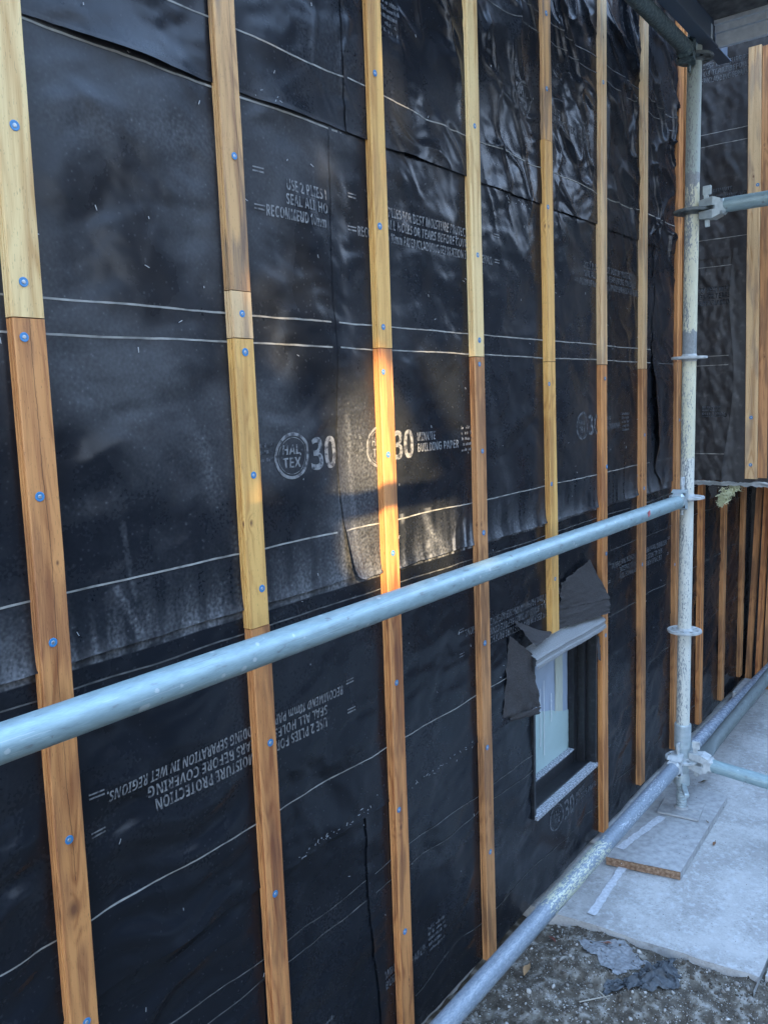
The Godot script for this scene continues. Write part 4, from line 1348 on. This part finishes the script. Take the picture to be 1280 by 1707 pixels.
	for i in 9:
		var f := float(i) / 8.0
		var s := smoothstep(0.25, 1.0, f)
		var row := []
		for k in 24:
			var an := TAU * k / 24
			row.append(ba + fb * Vector3(cos(an) * lerpf(0.031, 0.0242, s), 0.0 + 0.161 * f, sin(an) * lerpf(0.006, 0.0242, s)))
		pv.append(row)
	for i in 8:
		for k in 24:
			quad(bs, pv[i][k], pv[i + 1][k], pv[i + 1][(k + 1) % 24], pv[i][(k + 1) % 24])
	obj("tube", bs.commit(), wd, br)
	# outer row of the scaffold, behind the photographer: its rail throws the band of shade on the sunlit paper
	var l5 := thing("scaffold_ledger", "guard rail of the outer scaffold row, out of frame", "scaffold tube", Vector3.ZERO)
	obj("tube", pipe(Vector3(-2.2, Y5 + 2.0, 1.30), Vector3(XS - 0.10, Y5 + 2.0, 1.30), 0.0242, 0.0), M.zinc, l5)
	ledger_head(l5, Vector3(XS, Y5 + 2.0, 1.30), Vector3(-1, 0, 0), M.zinc, M.zinc)
	var s2 := thing("scaffold_standard", "upright of the outer scaffold row, out of frame", "scaffold tube", Vector3(XS, 0.0, 1.30))
	var so := stb()
	lathe(so, [Vector2(0.0241, FLOOR + 0.006), Vector2(0.0241, 2.78)], Transform3D.IDENTITY, 32)
	lathe(so, [Vector2(0.075, FLOOR), Vector2(0.075, FLOOR + 0.006)], Transform3D.IDENTITY, 4)
	obj("tube", so.commit(), M.zinc, s2)
	for k in [0, 2, 4]:
		var o := obj("rosette", rm, M.zinc, s2)
		o.position = Vector3(0, Y5 + 0.5 * k, 0)

func build_deck() -> void:
	var dk := thing("scaffold_deck", "plywood scaffold deck overhead with grey side beam and pale end trim", "scaffold deck")
	var st := stb()
	# side beam: a channel with a bottom flange
	box(st, Vector3(1.9, 2.640, 0.225), Vector3(3.225, 2.80, 0.231), Transform3D.IDENTITY, 0.001)
	box(st, Vector3(1.9, 2.634, 0.200), Vector3(3.225, 2.640, 0.245), Transform3D.IDENTITY, 0.001)
	obj("side_beam", st.commit(), M.steel_blue, dk)
	var pl := stb()
	box(pl, Vector3(1.9, 2.715, 0.235), Vector3(3.05, 2.733, 1.10))
	obj("deck_board", pl.commit(), M.deck_ply, dk)
	var tr := stb()
	box(tr, Vector3(3.052, 2.678, 0.235), Vector3(3.075, 2.740, 1.10), Transform3D.IDENTITY, 0.001)
	box(tr, Vector3(3.040, 2.700, 0.235), Vector3(3.0515, 2.7145, 1.10), Transform3D.IDENTITY, 0.001)
	box(tr, Vector3(3.064, 2.634, 0.235), Vector3(3.082, 2.6775, 1.10), Transform3D.IDENTITY, 0.001)
	obj("end_trim", tr.commit(), M.deck_trim, dk)
	var lb := stb()
	box(lb, Vector3(3.022, 2.655, 0.2315), Vector3(3.040, 2.700, 0.2335), Transform3D.IDENTITY, 0.0)
	obj("bracket", lb.commit(), M.deck_trim, dk)

# ---------------------------------------------------------------- ground
func build_ground() -> void:
	var xs := []
	var zs := []
	for v in [-60.0, -25.0, -10.0, -4.0, -1.5, -0.4, 0.3, 0.9]:
		xs.append(v)
	var q := 1.20
	while q < 2.5:
		xs.append(q)
		q += 0.012
	for v in [2.6, 3.2, 5.0, 9.0, 25.0, 60.0]:
		xs.append(v)
	for v in [-60.0, -25.0, -8.0, -2.0, -0.5]:
		zs.append(v)
	q = -0.15
	while q < 0.95:
		zs.append(q)
		q += 0.012
	for v in [1.2, 2.0, 4.0, 9.0, 25.0, 60.0]:
		zs.append(v)
	var at := func(u: float, v: float) -> Vector3:
		var x: float = xs[int(round(u * (xs.size() - 1)))]
		var z: float = zs[int(round(v * (zs.size() - 1)))]
		return Vector3(x, soil_y(x, z), z)
	var m := grid_mesh(xs.size() - 1, zs.size() - 1, at, func(p: Vector3) -> Vector2: return Vector2(p.x, p.z))
	obj("ground", m, M.soil, self).set_meta("kind", "structure")
	var slab: Node = null
	# paving slabs with a narrow joint; edges slightly broken
	var at2 := func(u: float, v: float, z0: float, z1: float, x0: float, x1: float) -> Vector3:
		var x := lerpf(x0, x1, u)
		var z := lerpf(z0, z1, v)
		if u == 0.0:
			x += 0.012 * n_fine.get_noise_2d(z * 5.0, 2.0) + 0.10 * clampf(z, 0.0, 0.6)
		return Vector3(x, FLOOR + 0.0015 * n_soft.get_noise_2d(x * 4.0, z * 4.0), z)
	for e in [["concrete_slab", -0.16, 0.640, 2.185, 7.5], ["concrete_slab_001", 0.652, 3.3, 2.20, 7.5]]:
		var g := grid_mesh(60, 24, func(u: float, v: float) -> Vector3: return at2.call(u, v, e[1], e[2], e[3], e[4]), func(p: Vector3) -> Vector2: return Vector2(p.x, p.z))
		var st := stb()
		st.append_from(g, 0, Transform3D.IDENTITY)
		st.deindex()
		for i in 24:
			var a: Vector3 = at2.call(0.0, i / 24.0, e[1], e[2], e[3], e[4])
			var b: Vector3 = at2.call(0.0, (i + 1) / 24.0, e[1], e[2], e[3], e[4])
			quad(st, a + Vector3(0, -0.09, 0), b + Vector3(0, -0.09, 0), b, a)
		quad(st, Vector3(e[3], FLOOR - 0.09, e[2]), Vector3(e[4], FLOOR - 0.09, e[2]), Vector3(e[4], FLOOR, e[2]), Vector3(e[3], FLOOR, e[2]))
		var o := obj(e[0], st.commit(), M.concrete, self)
		o.set_meta("kind", "structure")
		if e[1] < 0.0:
			slab = o
	# footing under the wall
	var ft := stb()
	box(ft, Vector3(-3.0, -0.5, -0.30), Vector3(5.0, -0.112, -0.075))
	obj("footing", ft.commit(), M.concrete, self).set_meta("kind", "structure")
	# sole board
	var sb := thing("sole_board", "wide dusty timber board lying on the slab under the jack", "board", Vector3(0, 0, 0))
	var c := [Vector3(2.535, 0, 0.078), Vector3(2.585, 0, 0.316), Vector3(3.205, 0, 0.300), Vector3(3.225, 0, 0.062)]
	var t0 := FLOOR + 0.003
	var t1 := FLOOR + 0.031
	var s := stb()
	var at3 := func(p: Vector3, y: float) -> Vector3: return Vector3(p.x, y, p.z)
	quad(s, at3.call(c[0], t1), at3.call(c[1], t1), at3.call(c[2], t1), at3.call(c[3], t1))
	quad(s, at3.call(c[1], t0), at3.call(c[2], t0), at3.call(c[2], t1), at3.call(c[1], t1))
	quad(s, at3.call(c[2], t0), at3.call(c[3], t0), at3.call(c[3], t1), at3.call(c[2], t1))
	quad(s, at3.call(c[3], t0), at3.call(c[0], t0), at3.call(c[0], t1), at3.call(c[3], t1))
	obj("board_face", s.commit(), M.board, sb)
	var e0 := func(u: float, v: float) -> Vector3:
		var p: Vector3 = c[0].lerp(c[1], u)
		return Vector3(p.x - 0.001 - 0.004 * absf(n_fine.get_noise_2d(u * 12.0, v * 2.0)), lerpf(t0, t1, v), p.z)
	obj("sawn_end", grid_mesh(40, 4, e0, func(p: Vector3) -> Vector2: return Vector2(p.x, p.y)), M.board_end, sb)
	# narrow pale strip on the board and on the slab
	for e in [["pale_strip", t1 + 0.003, [1032, 1414], [1103, 1361], 0.017, "narrow pale strip along the dusty board"], ["pale_strip", FLOOR + 0.004, [985, 1524], [1045, 1434], 0.016, "narrow pale strip on the concrete beside the low rail"]]:
		var a := un(e[2][0], e[2][1], 1, e[1])
		var b := un(e[3][0], e[3][1], 1, e[1])
		var wd: float = e[4]
		var g := grid_mesh(20, 2, func(u: float, v: float) -> Vector3:
			var p := a.lerp(b, u)
			return p + Vector3(0, 0, (v - 0.5) * 2.0 * wd * (0.8 + 0.35 * n_fine.get_noise_2d(u * 16.0, v * 3.0 + e[1] * 50.0))), func(p: Vector3) -> Vector2: return Vector2(p.x, p.z))
		if e[1] > FLOOR + 0.01:
			obj(e[0], g, M.dust, sb)
		else:
			obj(e[0], g, M.dust, slab)
	# offcut strip against the foot of the wall
	var off := thing("edge_board", "thin pale board edge lying between the low rail and the wall", "board")
	var os := stb()
	box(os, Vector3(2.63, FLOOR + 0.003, -0.030), Vector3(3.30, FLOOR + 0.024, 0.055), Transform3D.IDENTITY, 0.003)
	obj("board_face", os.commit(), M.board, off)
	var off2 := thing("edge_board", "short pale block at the foot of the loose battens", "board")
	var os2 := stb()
	box(os2, Vector3(4.30, FLOOR + 0.003, 0.03), Vector3(4.55, FLOOR + 0.07, 0.13), Transform3D.IDENTITY, 0.004)
	obj("board_face", os2.commit(), M.board, off2)

func soil_y(x: float, z: float) -> float:
	if x < 0.8 or x > 2.55 or z < -0.4 or z > 1.3:
		return -0.235
	var y := -0.188 + 0.026 * smoothstep(1.75, 2.15, x) + 0.011 * n_soft.get_noise_2d(x * 5.0, z * 5.0) + 0.008 * n_fine.get_noise_2d(x * 14.0, z * 14.0) + 0.0018 * n_fine.get_noise_2d(x * 60.0, z * 60.0)
	y -= 0.03 * smoothstep(0.15, -0.05, z)
	return y

func rock(sd: int) -> ArrayMesh:
	var sp := SphereMesh.new()
	sp.radius = 1.0
	sp.height = 2.0
	sp.radial_segments = 7
	sp.rings = 4
	var st := stb()
	st.append_from(sp, 0, Transform3D.IDENTITY)
	var arr := st.commit_to_arrays()
	var V: PackedVector3Array = arr[Mesh.ARRAY_VERTEX]
	for i in V.size():
		var p := V[i].normalized()
		V[i] = p * (1.0 + 0.5 * n_fine.get_noise_3d(p.x * 1.5 + sd * 7.0, p.y * 1.5, p.z * 1.5)) * Vector3(1, 0.62, 0.85)
	arr[Mesh.ARRAY_VERTEX] = V
	arr[Mesh.ARRAY_NORMAL] = null
	arr[Mesh.ARRAY_TANGENT] = null
	var m := ArrayMesh.new()
	m.add_surface_from_arrays(Mesh.PRIMITIVE_TRIANGLES, arr)
	var s2 := SurfaceTool.new()
	s2.create_from(m, 0)
	s2.generate_normals()
	return s2.commit()

func build_litter() -> void:
	rng.seed = 31
	# gravel and crumbs
	for g in 2:
		var mm := MultiMesh.new()
		mm.transform_format = MultiMesh.TRANSFORM_3D
		mm.use_colors = true
		mm.mesh = rock(g + 1)
		var n := 22000 if g == 0 else 420
		mm.instance_count = n
		for i in n:
			var x: float
			var z: float
			var y: float
			var s: float
			if g == 0:
				x = rng.randf_range(1.25, 2.30)
				z = rng.randf_range(-0.02, 0.85)
				var cl := n_soft.get_noise_2d(x * 6.0 + 50.0, z * 6.0)
				s = rng.randf_range(0.0007, 0.0022) * (1.0 + 1.6 * 2.0 * pow(rng.randf(), 14.0) + 0.5 * max(cl, 0.0))
				y = soil_y(x, z) + s * 0.25
			else:
				x = rng.randf_range(2.25, 4.6)
				z = rng.randf_range(0.02, 0.62)
				s = rng.randf_range(0.0008, 0.0022)
				y = FLOOR + s * 0.4
				if x > 2.5 and x < 3.24 and z > 0.04 and z < 0.33:
					y = FLOOR + 0.031 + s * 0.4
			var k := rng.randf()
			var c := Color(0.075, 0.060, 0.043).lerp(Color(0.52, 0.50, 0.46), k * k * k)
			if g == 1:
				c = Color(0.10, 0.075, 0.055).lerp(Color(0.55, 0.55, 0.54), k)
			mm.set_instance_transform(i, Transform3D(Basis.from_euler(Vector3(rng.randf() * 6.0, rng.randf() * 6.0, rng.randf() * 6.0)).scaled(Vector3.ONE * s), Vector3(x, y, z)))
			mm.set_instance_color(i, c)
		var o := MultiMeshInstance3D.new()
		o.name = "gravel" if g == 0 else "grit"
		o.multimesh = mm
		var gm := mat(Color.WHITE, 0.9)
		gm.vertex_color_use_as_albedo = true
		o.material_override = gm
		add_child(o)
		o.set_meta("kind", "stuff")
		tag(o, "loose gravel and crumbs on the dark soil" if g == 0 else "scattered grit on the pale concrete slab", "gravel" if g == 0 else "grit")
	# dry leaves
	var leaves := [[878, 1611, 0.030, 0.2, true, "curled tan leaf lying on the soil beside the low rail"], [920, 1565, 0.018, 1.1, true, "small dark red leaf on the soil near the slab edge"], [1012, 1580, 0.014, 2.0, true, "small reddish leaf on the soil beside the blue plastic"], [1190, 1406, 0.017, 0.1, false, "brown dry leaf on the slab beside the wide board"], [1178, 1384, 0.010, 0.6, false, "narrow brown leaf on the slab near the board's edge"], [1172, 1303, 0.017, 2.4, false, "dark curled leaf below the pale cross tube"], [938, 1606, 0.016, 2.8, true, "pale grey leaf on the soil near the tan leaf"]]
	for e in leaves:
		var p := un(e[0], e[1], 1, -0.17 if e[4] else FLOOR + 0.004)
		p.y = soil_y(p.x, p.z) + 0.008 if e[4] else FLOOR + 0.005
		if not e[4] and p.x > 2.5 and p.x < 3.24 and p.z > 0.04 and p.z < 0.32:
			p.y = FLOOR + 0.037
		var t := thing("dry_leaf", e[5], "leaf", p)
		t.rotation.y = e[3]
		var l: float = e[2]
		var at := func(u: float, v: float) -> Vector3:
			var w := sin(PI * clampf(u, 0.03, 0.97)) * (1.0 - 0.25 * u)
			var zz := (v - 0.5) * w * 0.75
			return Vector3((u - 0.5) * 2.0, 0.28 * zz * zz * 4.0 + 0.10 * sin(u * 5.0), zz) * l
		obj("blade", grid_mesh(10, 6, at, func(q: Vector3) -> Vector2: return Vector2(q.x, q.z)), mat([lin(0.38, 0.23, 0.11), lin(0.14, 0.045, 0.03), lin(0.20, 0.08, 0.05), lin(0.24, 0.12, 0.06), lin(0.16, 0.10, 0.06), lin(0.10, 0.075, 0.045), lin(0.30, 0.28, 0.24)][leaves.find(e)], 0.8), t)
		var stem := stb()
		box(stem, Vector3(0.9 * l, -0.001, -0.0006), Vector3(1.5 * l, 0.0002, 0.0006))
		obj("stalk", stem.commit(), mat(lin(0.12, 0.07, 0.04), 0.8), t)
	# twigs
	for e in [[965, 1672, 1016, 1663, "thin pale twig on the soil, the one lying flat"], [998, 1655, 1015, 1672, "short pale twig crossing the end of the longer twig"]]:
		var a := un(e[0], e[1], 1, -0.175)
		var b := un(e[2], e[3], 1, -0.175)
		a.y = soil_y(a.x, a.z) + 0.006
		b.y = soil_y(b.x, b.z) + 0.006
		var t := thing("twig", e[4], "twig")
		var st := stb()
		lathe(st, [Vector2(0.0016, 0), Vector2(0.0019, (b - a).length() * 0.4), Vector2(0.0009, (b - a).length())], Transform3D(frame_of(b - a), a), 8)
		obj("stem", st.commit(), mat(lin(0.36, 0.33, 0.27), 0.8), t)
	# scraps of sheet
	var scrap := func(called: String, label: String, cat: String, c: Array, hgt: float, m: Material, sd: float) -> void:
		var t := thing(called, label, cat)
		var at := func(u: float, v: float) -> Vector3:
			var p: Vector3 = c[0].lerp(c[1], u).lerp(c[3].lerp(c[2], u), v)
			p += Vector3(n_fine.get_noise_2d(u * 4.0 + sd, v * 4.0), 0, n_fine.get_noise_2d(u * 4.0, v * 4.0 + sd)) * 0.018
			p.y = soil_y(p.x, p.z) + (0.007 if hgt > 0.0 else 0.0035) + hgt * (0.5 + 0.9 * n_fold.get_noise_2d(u * 4.0 + sd, v * 4.0)) * sin(PI * clampf(u, 0.0, 1.0)) * sin(PI * clampf(v, 0.0, 1.0)) + (0.004 if hgt > 0.0 else 0.001) * absf(n_fine.get_noise_2d(u * 12.0 + sd, v * 12.0))
			return p
		obj("sheet", grid_mesh(28, 24, at, func(p: Vector3) -> Vector2: return Vector2(p.x, p.z)), m, t)
	var g := func(x: float, y: float) -> Vector3: return un(x, y, 1, -0.165)
	var bm := tri(mat(Color.WHITE, 0.7), noise_tex(noise(96, 0.05, 5), [[0.0, lin(0.10, 0.095, 0.09)], [0.45, lin(0.20, 0.205, 0.21)], [1.0, lin(0.34, 0.345, 0.35)]], 256), 5.0)
	scrap.call("plastic_scrap", "flat blue grey plastic scrap on the soil by the slab edge", "plastic sheet", [g.call(1022, 1628), g.call(1085, 1612), g.call(1040, 1575), g.call(960, 1570)], 0.0, bm, 3.0)
	var km := tri(mat(Color.WHITE, 0.7), noise_tex(noise(95, 0.04, 4), [[0.0, lin(0.035, 0.04, 0.045)], [0.6, lin(0.07, 0.078, 0.085)], [1.0, lin(0.16, 0.17, 0.175)]], 256), 5.0)
	scrap.call("fabric_scrap", "dark crumpled weed mat scrap lying on soil and slab", "fabric scrap", [g.call(1030, 1652), g.call(1140, 1650), g.call(1118, 1602), g.call(1075, 1618)], 0.045, km, 8.0)
	scrap.call("fabric_scrap", "flat grey strip of fabric beside the dark crumpled scrap", "fabric scrap", [g.call(1008, 1655), g.call(1075, 1648), g.call(1070, 1638), g.call(1010, 1640)], 0.008, km, 5.0)

# ---------------------------------------------------------------- unseen house, added to darken what the black paper mirrors
func build_added_house() -> void:
	var t := thing("added_house", "unseen dark clad house added to darken the paper reflections, out of frame", "house", Vector3(12.0, -0.235, 6.7))
	var w := mat(lin(0.045, 0.055, 0.07), 0.85)
	for k in 22:
		var st := stb()
		var y := k * 0.19
		box(st, Vector3(-6.0, y, -2.5), Vector3(6.0, y + 0.188, 2.5 ), Transform3D.IDENTITY, 0.004)
		obj("weatherboard", st.commit(), w, t)
	var rf := stb()
	for s in [-1.0, 1.0]:
		quad(rf, Vector3(-6.4, 4.1, 3.0 * s), Vector3(6.4, 4.1, 3.0 * s), Vector3(6.4, 6.1, 0.0), Vector3(-6.4, 6.1, 0.0))
	for s in [-1.0, 1.0]:
		quad(rf, Vector3(6.0 * s, 4.15, -2.5), Vector3(6.0 * s, 4.15, 2.5), Vector3(6.0 * s, 6.0, 0.0), Vector3(6.0 * s, 6.0, 0.0))
	obj("roof", rf.commit(), mat(lin(0.06, 0.07, 0.085), 0.8), t)
	for x in [-3.5, 0.5, 3.8]:
		var ws := stb()
		box(ws, Vector3(x - 0.6, 1.0, -2.56), Vector3(x + 0.6, 2.2, -2.51), Transform3D.IDENTITY, 0.01)
		var o := obj("window", ws.commit(), mat(lin(0.5, 0.5, 0.5), 0.6), t)
		var ps := stb()
		box(ps, Vector3(x - 0.53, 1.07, -2.568), Vector3(x + 0.53, 2.13, -2.562))
		obj("pane", ps.commit(), mat(lin(0.03, 0.035, 0.04), 0.1), o)

func build_added_fence() -> void:  # unseen fence, added to keep sunlit far ground out of the paper reflections
	var t := thing("added_fence", "unseen dark paling fence added to block ground reflections, out of frame", "fence", Vector3(0, 0, 3.6))
	var m := mat(lin(0.035, 0.042, 0.052), 0.85)
	for i in 96:
		var st := stb()
		var x := -3.0 + i * 0.152
		box(st, Vector3(x, -0.24, -0.01), Vector3(x + 0.147, 1.62 + rng.randf_range(-0.01, 0.01), 0.01), Transform3D.IDENTITY, 0.002)
		obj("paling", st.commit(), m, t)
	for y in [0.2, 1.3]:
		var st := stb()
		box(st, Vector3(-3.0, y, 0.012), Vector3(11.6, y + 0.09, 0.055))
		obj("rail", st.commit(), m, t)

# ---------------------------------------------------------------- added tree behind the photographer, shapes the sunlight
const SUN := Vector3(-0.55, 0.478, 0.74)
func build_blocker_tree() -> void:
	# added unseen tree blocks the low sun; its crown gap is cut to the lit patch
	var l := SUN.normalized()
	var foot := Vector3(1.9, -0.235, 0.0) + l * 9.0
	foot.y = -0.235
	var t := thing("blocker_tree", "unseen dense leafy tree added to block the sun, out of frame", "tree", foot)
	var st := stb()
	lathe(st, [Vector2(0.30, 0.0), Vector2(0.22, 0.5), Vector2(0.17, 2.2), Vector2(0.12, 5.0), Vector2(0.03, 8.0)], Transform3D.IDENTITY, 16)
	for i in 9:
		var a := i * 2.4
		var b := frame_of(Vector3(cos(a), 0.7, sin(a)))
		lathe(st, [Vector2(0.07, 0.0), Vector2(0.045, 1.2), Vector2(0.012, 2.6)], Transform3D(b, Vector3(0, 2.0 + i * 0.5, 0)), 8)
	obj("trunk", st.commit(), mat(lin(0.12, 0.09, 0.065), 0.9), t)
	rng.seed = 404
	var leaf := stb()
	var pts := [Vector3(0, 0, -1), Vector3(0.42, 0.10, -0.2), Vector3(0.34, 0.08, 0.5), Vector3(0, 0, 1), Vector3(-0.34, 0.08, 0.5), Vector3(-0.42, 0.10, -0.2)]
	for q in [[0, 1, 2], [0, 2, 3], [0, 3, 4], [0, 4, 5]]:
		for i in q:
			leaf.set_normal(Vector3.UP)
			leaf.add_vertex(pts[i])
	var tr := []
	var nh := noise(303, 1.0, 3)
	var tries := 0
	while tr.size() < 30000 and tries < 90000:
		tries += 1
		# a point of the wall plane and a distance towards the sun
		var w := Vector3(rng.randf_range(-1.6, 6.6), rng.randf_range(-2.6, 5.2), 0.0)
		var e := Vector2((w.x - 2.5) / 4.2, (w.y - 1.3) / 3.9)
		if pow(absf(e.x), 2.6) + pow(absf(e.y), 2.6) > 1.0 + 0.25 * nh.get_noise_2d(w.x * 1.2, w.y * 1.2):
			continue
		var d := rng.randf_range(7.6, 10.4)
		var gap := Vector2((w.x - 1.61) / 0.30, (w.y - 1.31) / 0.33)
		var gr := pow(absf(gap.x), 3.0) + pow(absf(gap.y), 3.0) + 0.7 * nh.get_noise_2d(w.x * 5.0, w.y * 5.0)
		if gr < 1.3:
			continue
		var thin := pow((w.x - 1.55) / 0.95, 2.0) + pow((w.y - 1.72) / 0.80, 2.0)
		if thin < 1.0 and rng.randf() > 0.17 + 0.5 * thin * thin + 0.12 * nh.get_noise_2d(w.x * 3.0 + 20.0, w.y * 3.0):
			continue
		var p := w + l * d - foot
		var s := rng.randf_range(0.12, 0.21)
		tr.append(Transform3D(Basis.from_euler(Vector3(rng.randf() * TAU, rng.randf() * TAU, rng.randf() * TAU)).scaled(Vector3.ONE * s), p))
	var mm := MultiMesh.new()
	mm.transform_format = MultiMesh.TRANSFORM_3D
	mm.mesh = leaf.commit()
	mm.instance_count = tr.size()
	for i in tr.size():
		mm.set_instance_transform(i, tr[i])
	var o := MultiMeshInstance3D.new()
	o.name = "crown"
	o.multimesh = mm
	o.material_override = mat(lin(0.05, 0.085, 0.03), 0.6)
	t.add_child(o)
	o.set_meta("kind", "stuff")

# ---------------------------------------------------------------- scene
func _ready() -> void:
	var cam := Camera3D.new()
	cam.name = "camera"
	add_child(cam)
	cam.fov = rad_to_deg(2.0 * atan(853.5 / F))
	cam.keep_aspect = Camera3D.KEEP_HEIGHT
	cam.near = 0.02
	cam.far = 300.0
	cam.transform = Transform3D(Basis(RT, UPV, -FW).orthonormalized(), EYE)
	cam.current = true
	var sky_m := ProceduralSkyMaterial.new()
	sky_m.sky_top_color = Color(0.57, 0.70, 0.88)
	sky_m.sky_horizon_color = Color(0.89, 0.925, 0.96)
	sky_m.sky_curve = 0.18
	sky_m.ground_bottom_color = Color(0.30, 0.29, 0.27)
	sky_m.ground_horizon_color = Color(0.55, 0.57, 0.58)
	var sky := Sky.new()
	sky.sky_material = sky_m
	var env := Environment.new()
	env.background_mode = Environment.BG_SKY
	env.sky = sky
	env.background_energy_multiplier = 1.0
	env.tonemap_mode = Environment.TONE_MAPPER_LINEAR
	env.tonemap_exposure = 8.3
	env.sdfgi_enabled = true
	env.ssao_enabled = true
	env.ssil_enabled = true
	var we := WorldEnvironment.new()
	we.name = "environment"
	we.environment = env
	add_child(we)
	var sun := DirectionalLight3D.new()
	sun.name = "sun"
	sun.light_energy = 0.7
	sun.light_color = Color(1.0, 0.87, 0.64)
	sun.light_angular_distance = 0.5
	sun.shadow_enabled = true
	add_child(sun)
	sun.look_at_from_position(SUN * 10.0, Vector3.ZERO, Vector3.UP)

	rng.seed = 12
	n_soft = noise(1, 1.0, 2)
	n_crease = noise(2, 1.0, 2)
	n_fold = noise(3, 1.0, 3)
	n_fine = noise(4, 1.0, 3)
	n_warp = noise(6, 1.0, 2)
	n_cell = noise(8, 1.0, 1, FastNoiseLite.TYPE_CELLULAR)
	n_cell.cellular_return_type = FastNoiseLite.RETURN_DISTANCE
	n_cell.cellular_distance_function = FastNoiseLite.DISTANCE_EUCLIDEAN
	font = SystemFont.new()
	font.font_names = PackedStringArray(["Droid Sans"])
	font.font_weight = 700
	make_materials()
	make_paper()
	make_screw()
	print("materials ", Time.get_ticks_msec())
	build_ground()
	build_long_wall()
	print("long wall ", Time.get_ticks_msec())
	build_end_walls()
	build_scaffold()
	build_deck()
	build_litter()
	build_blocker_tree()
	build_added_house()
	build_added_fence()
	print("done ", Time.get_ticks_msec())
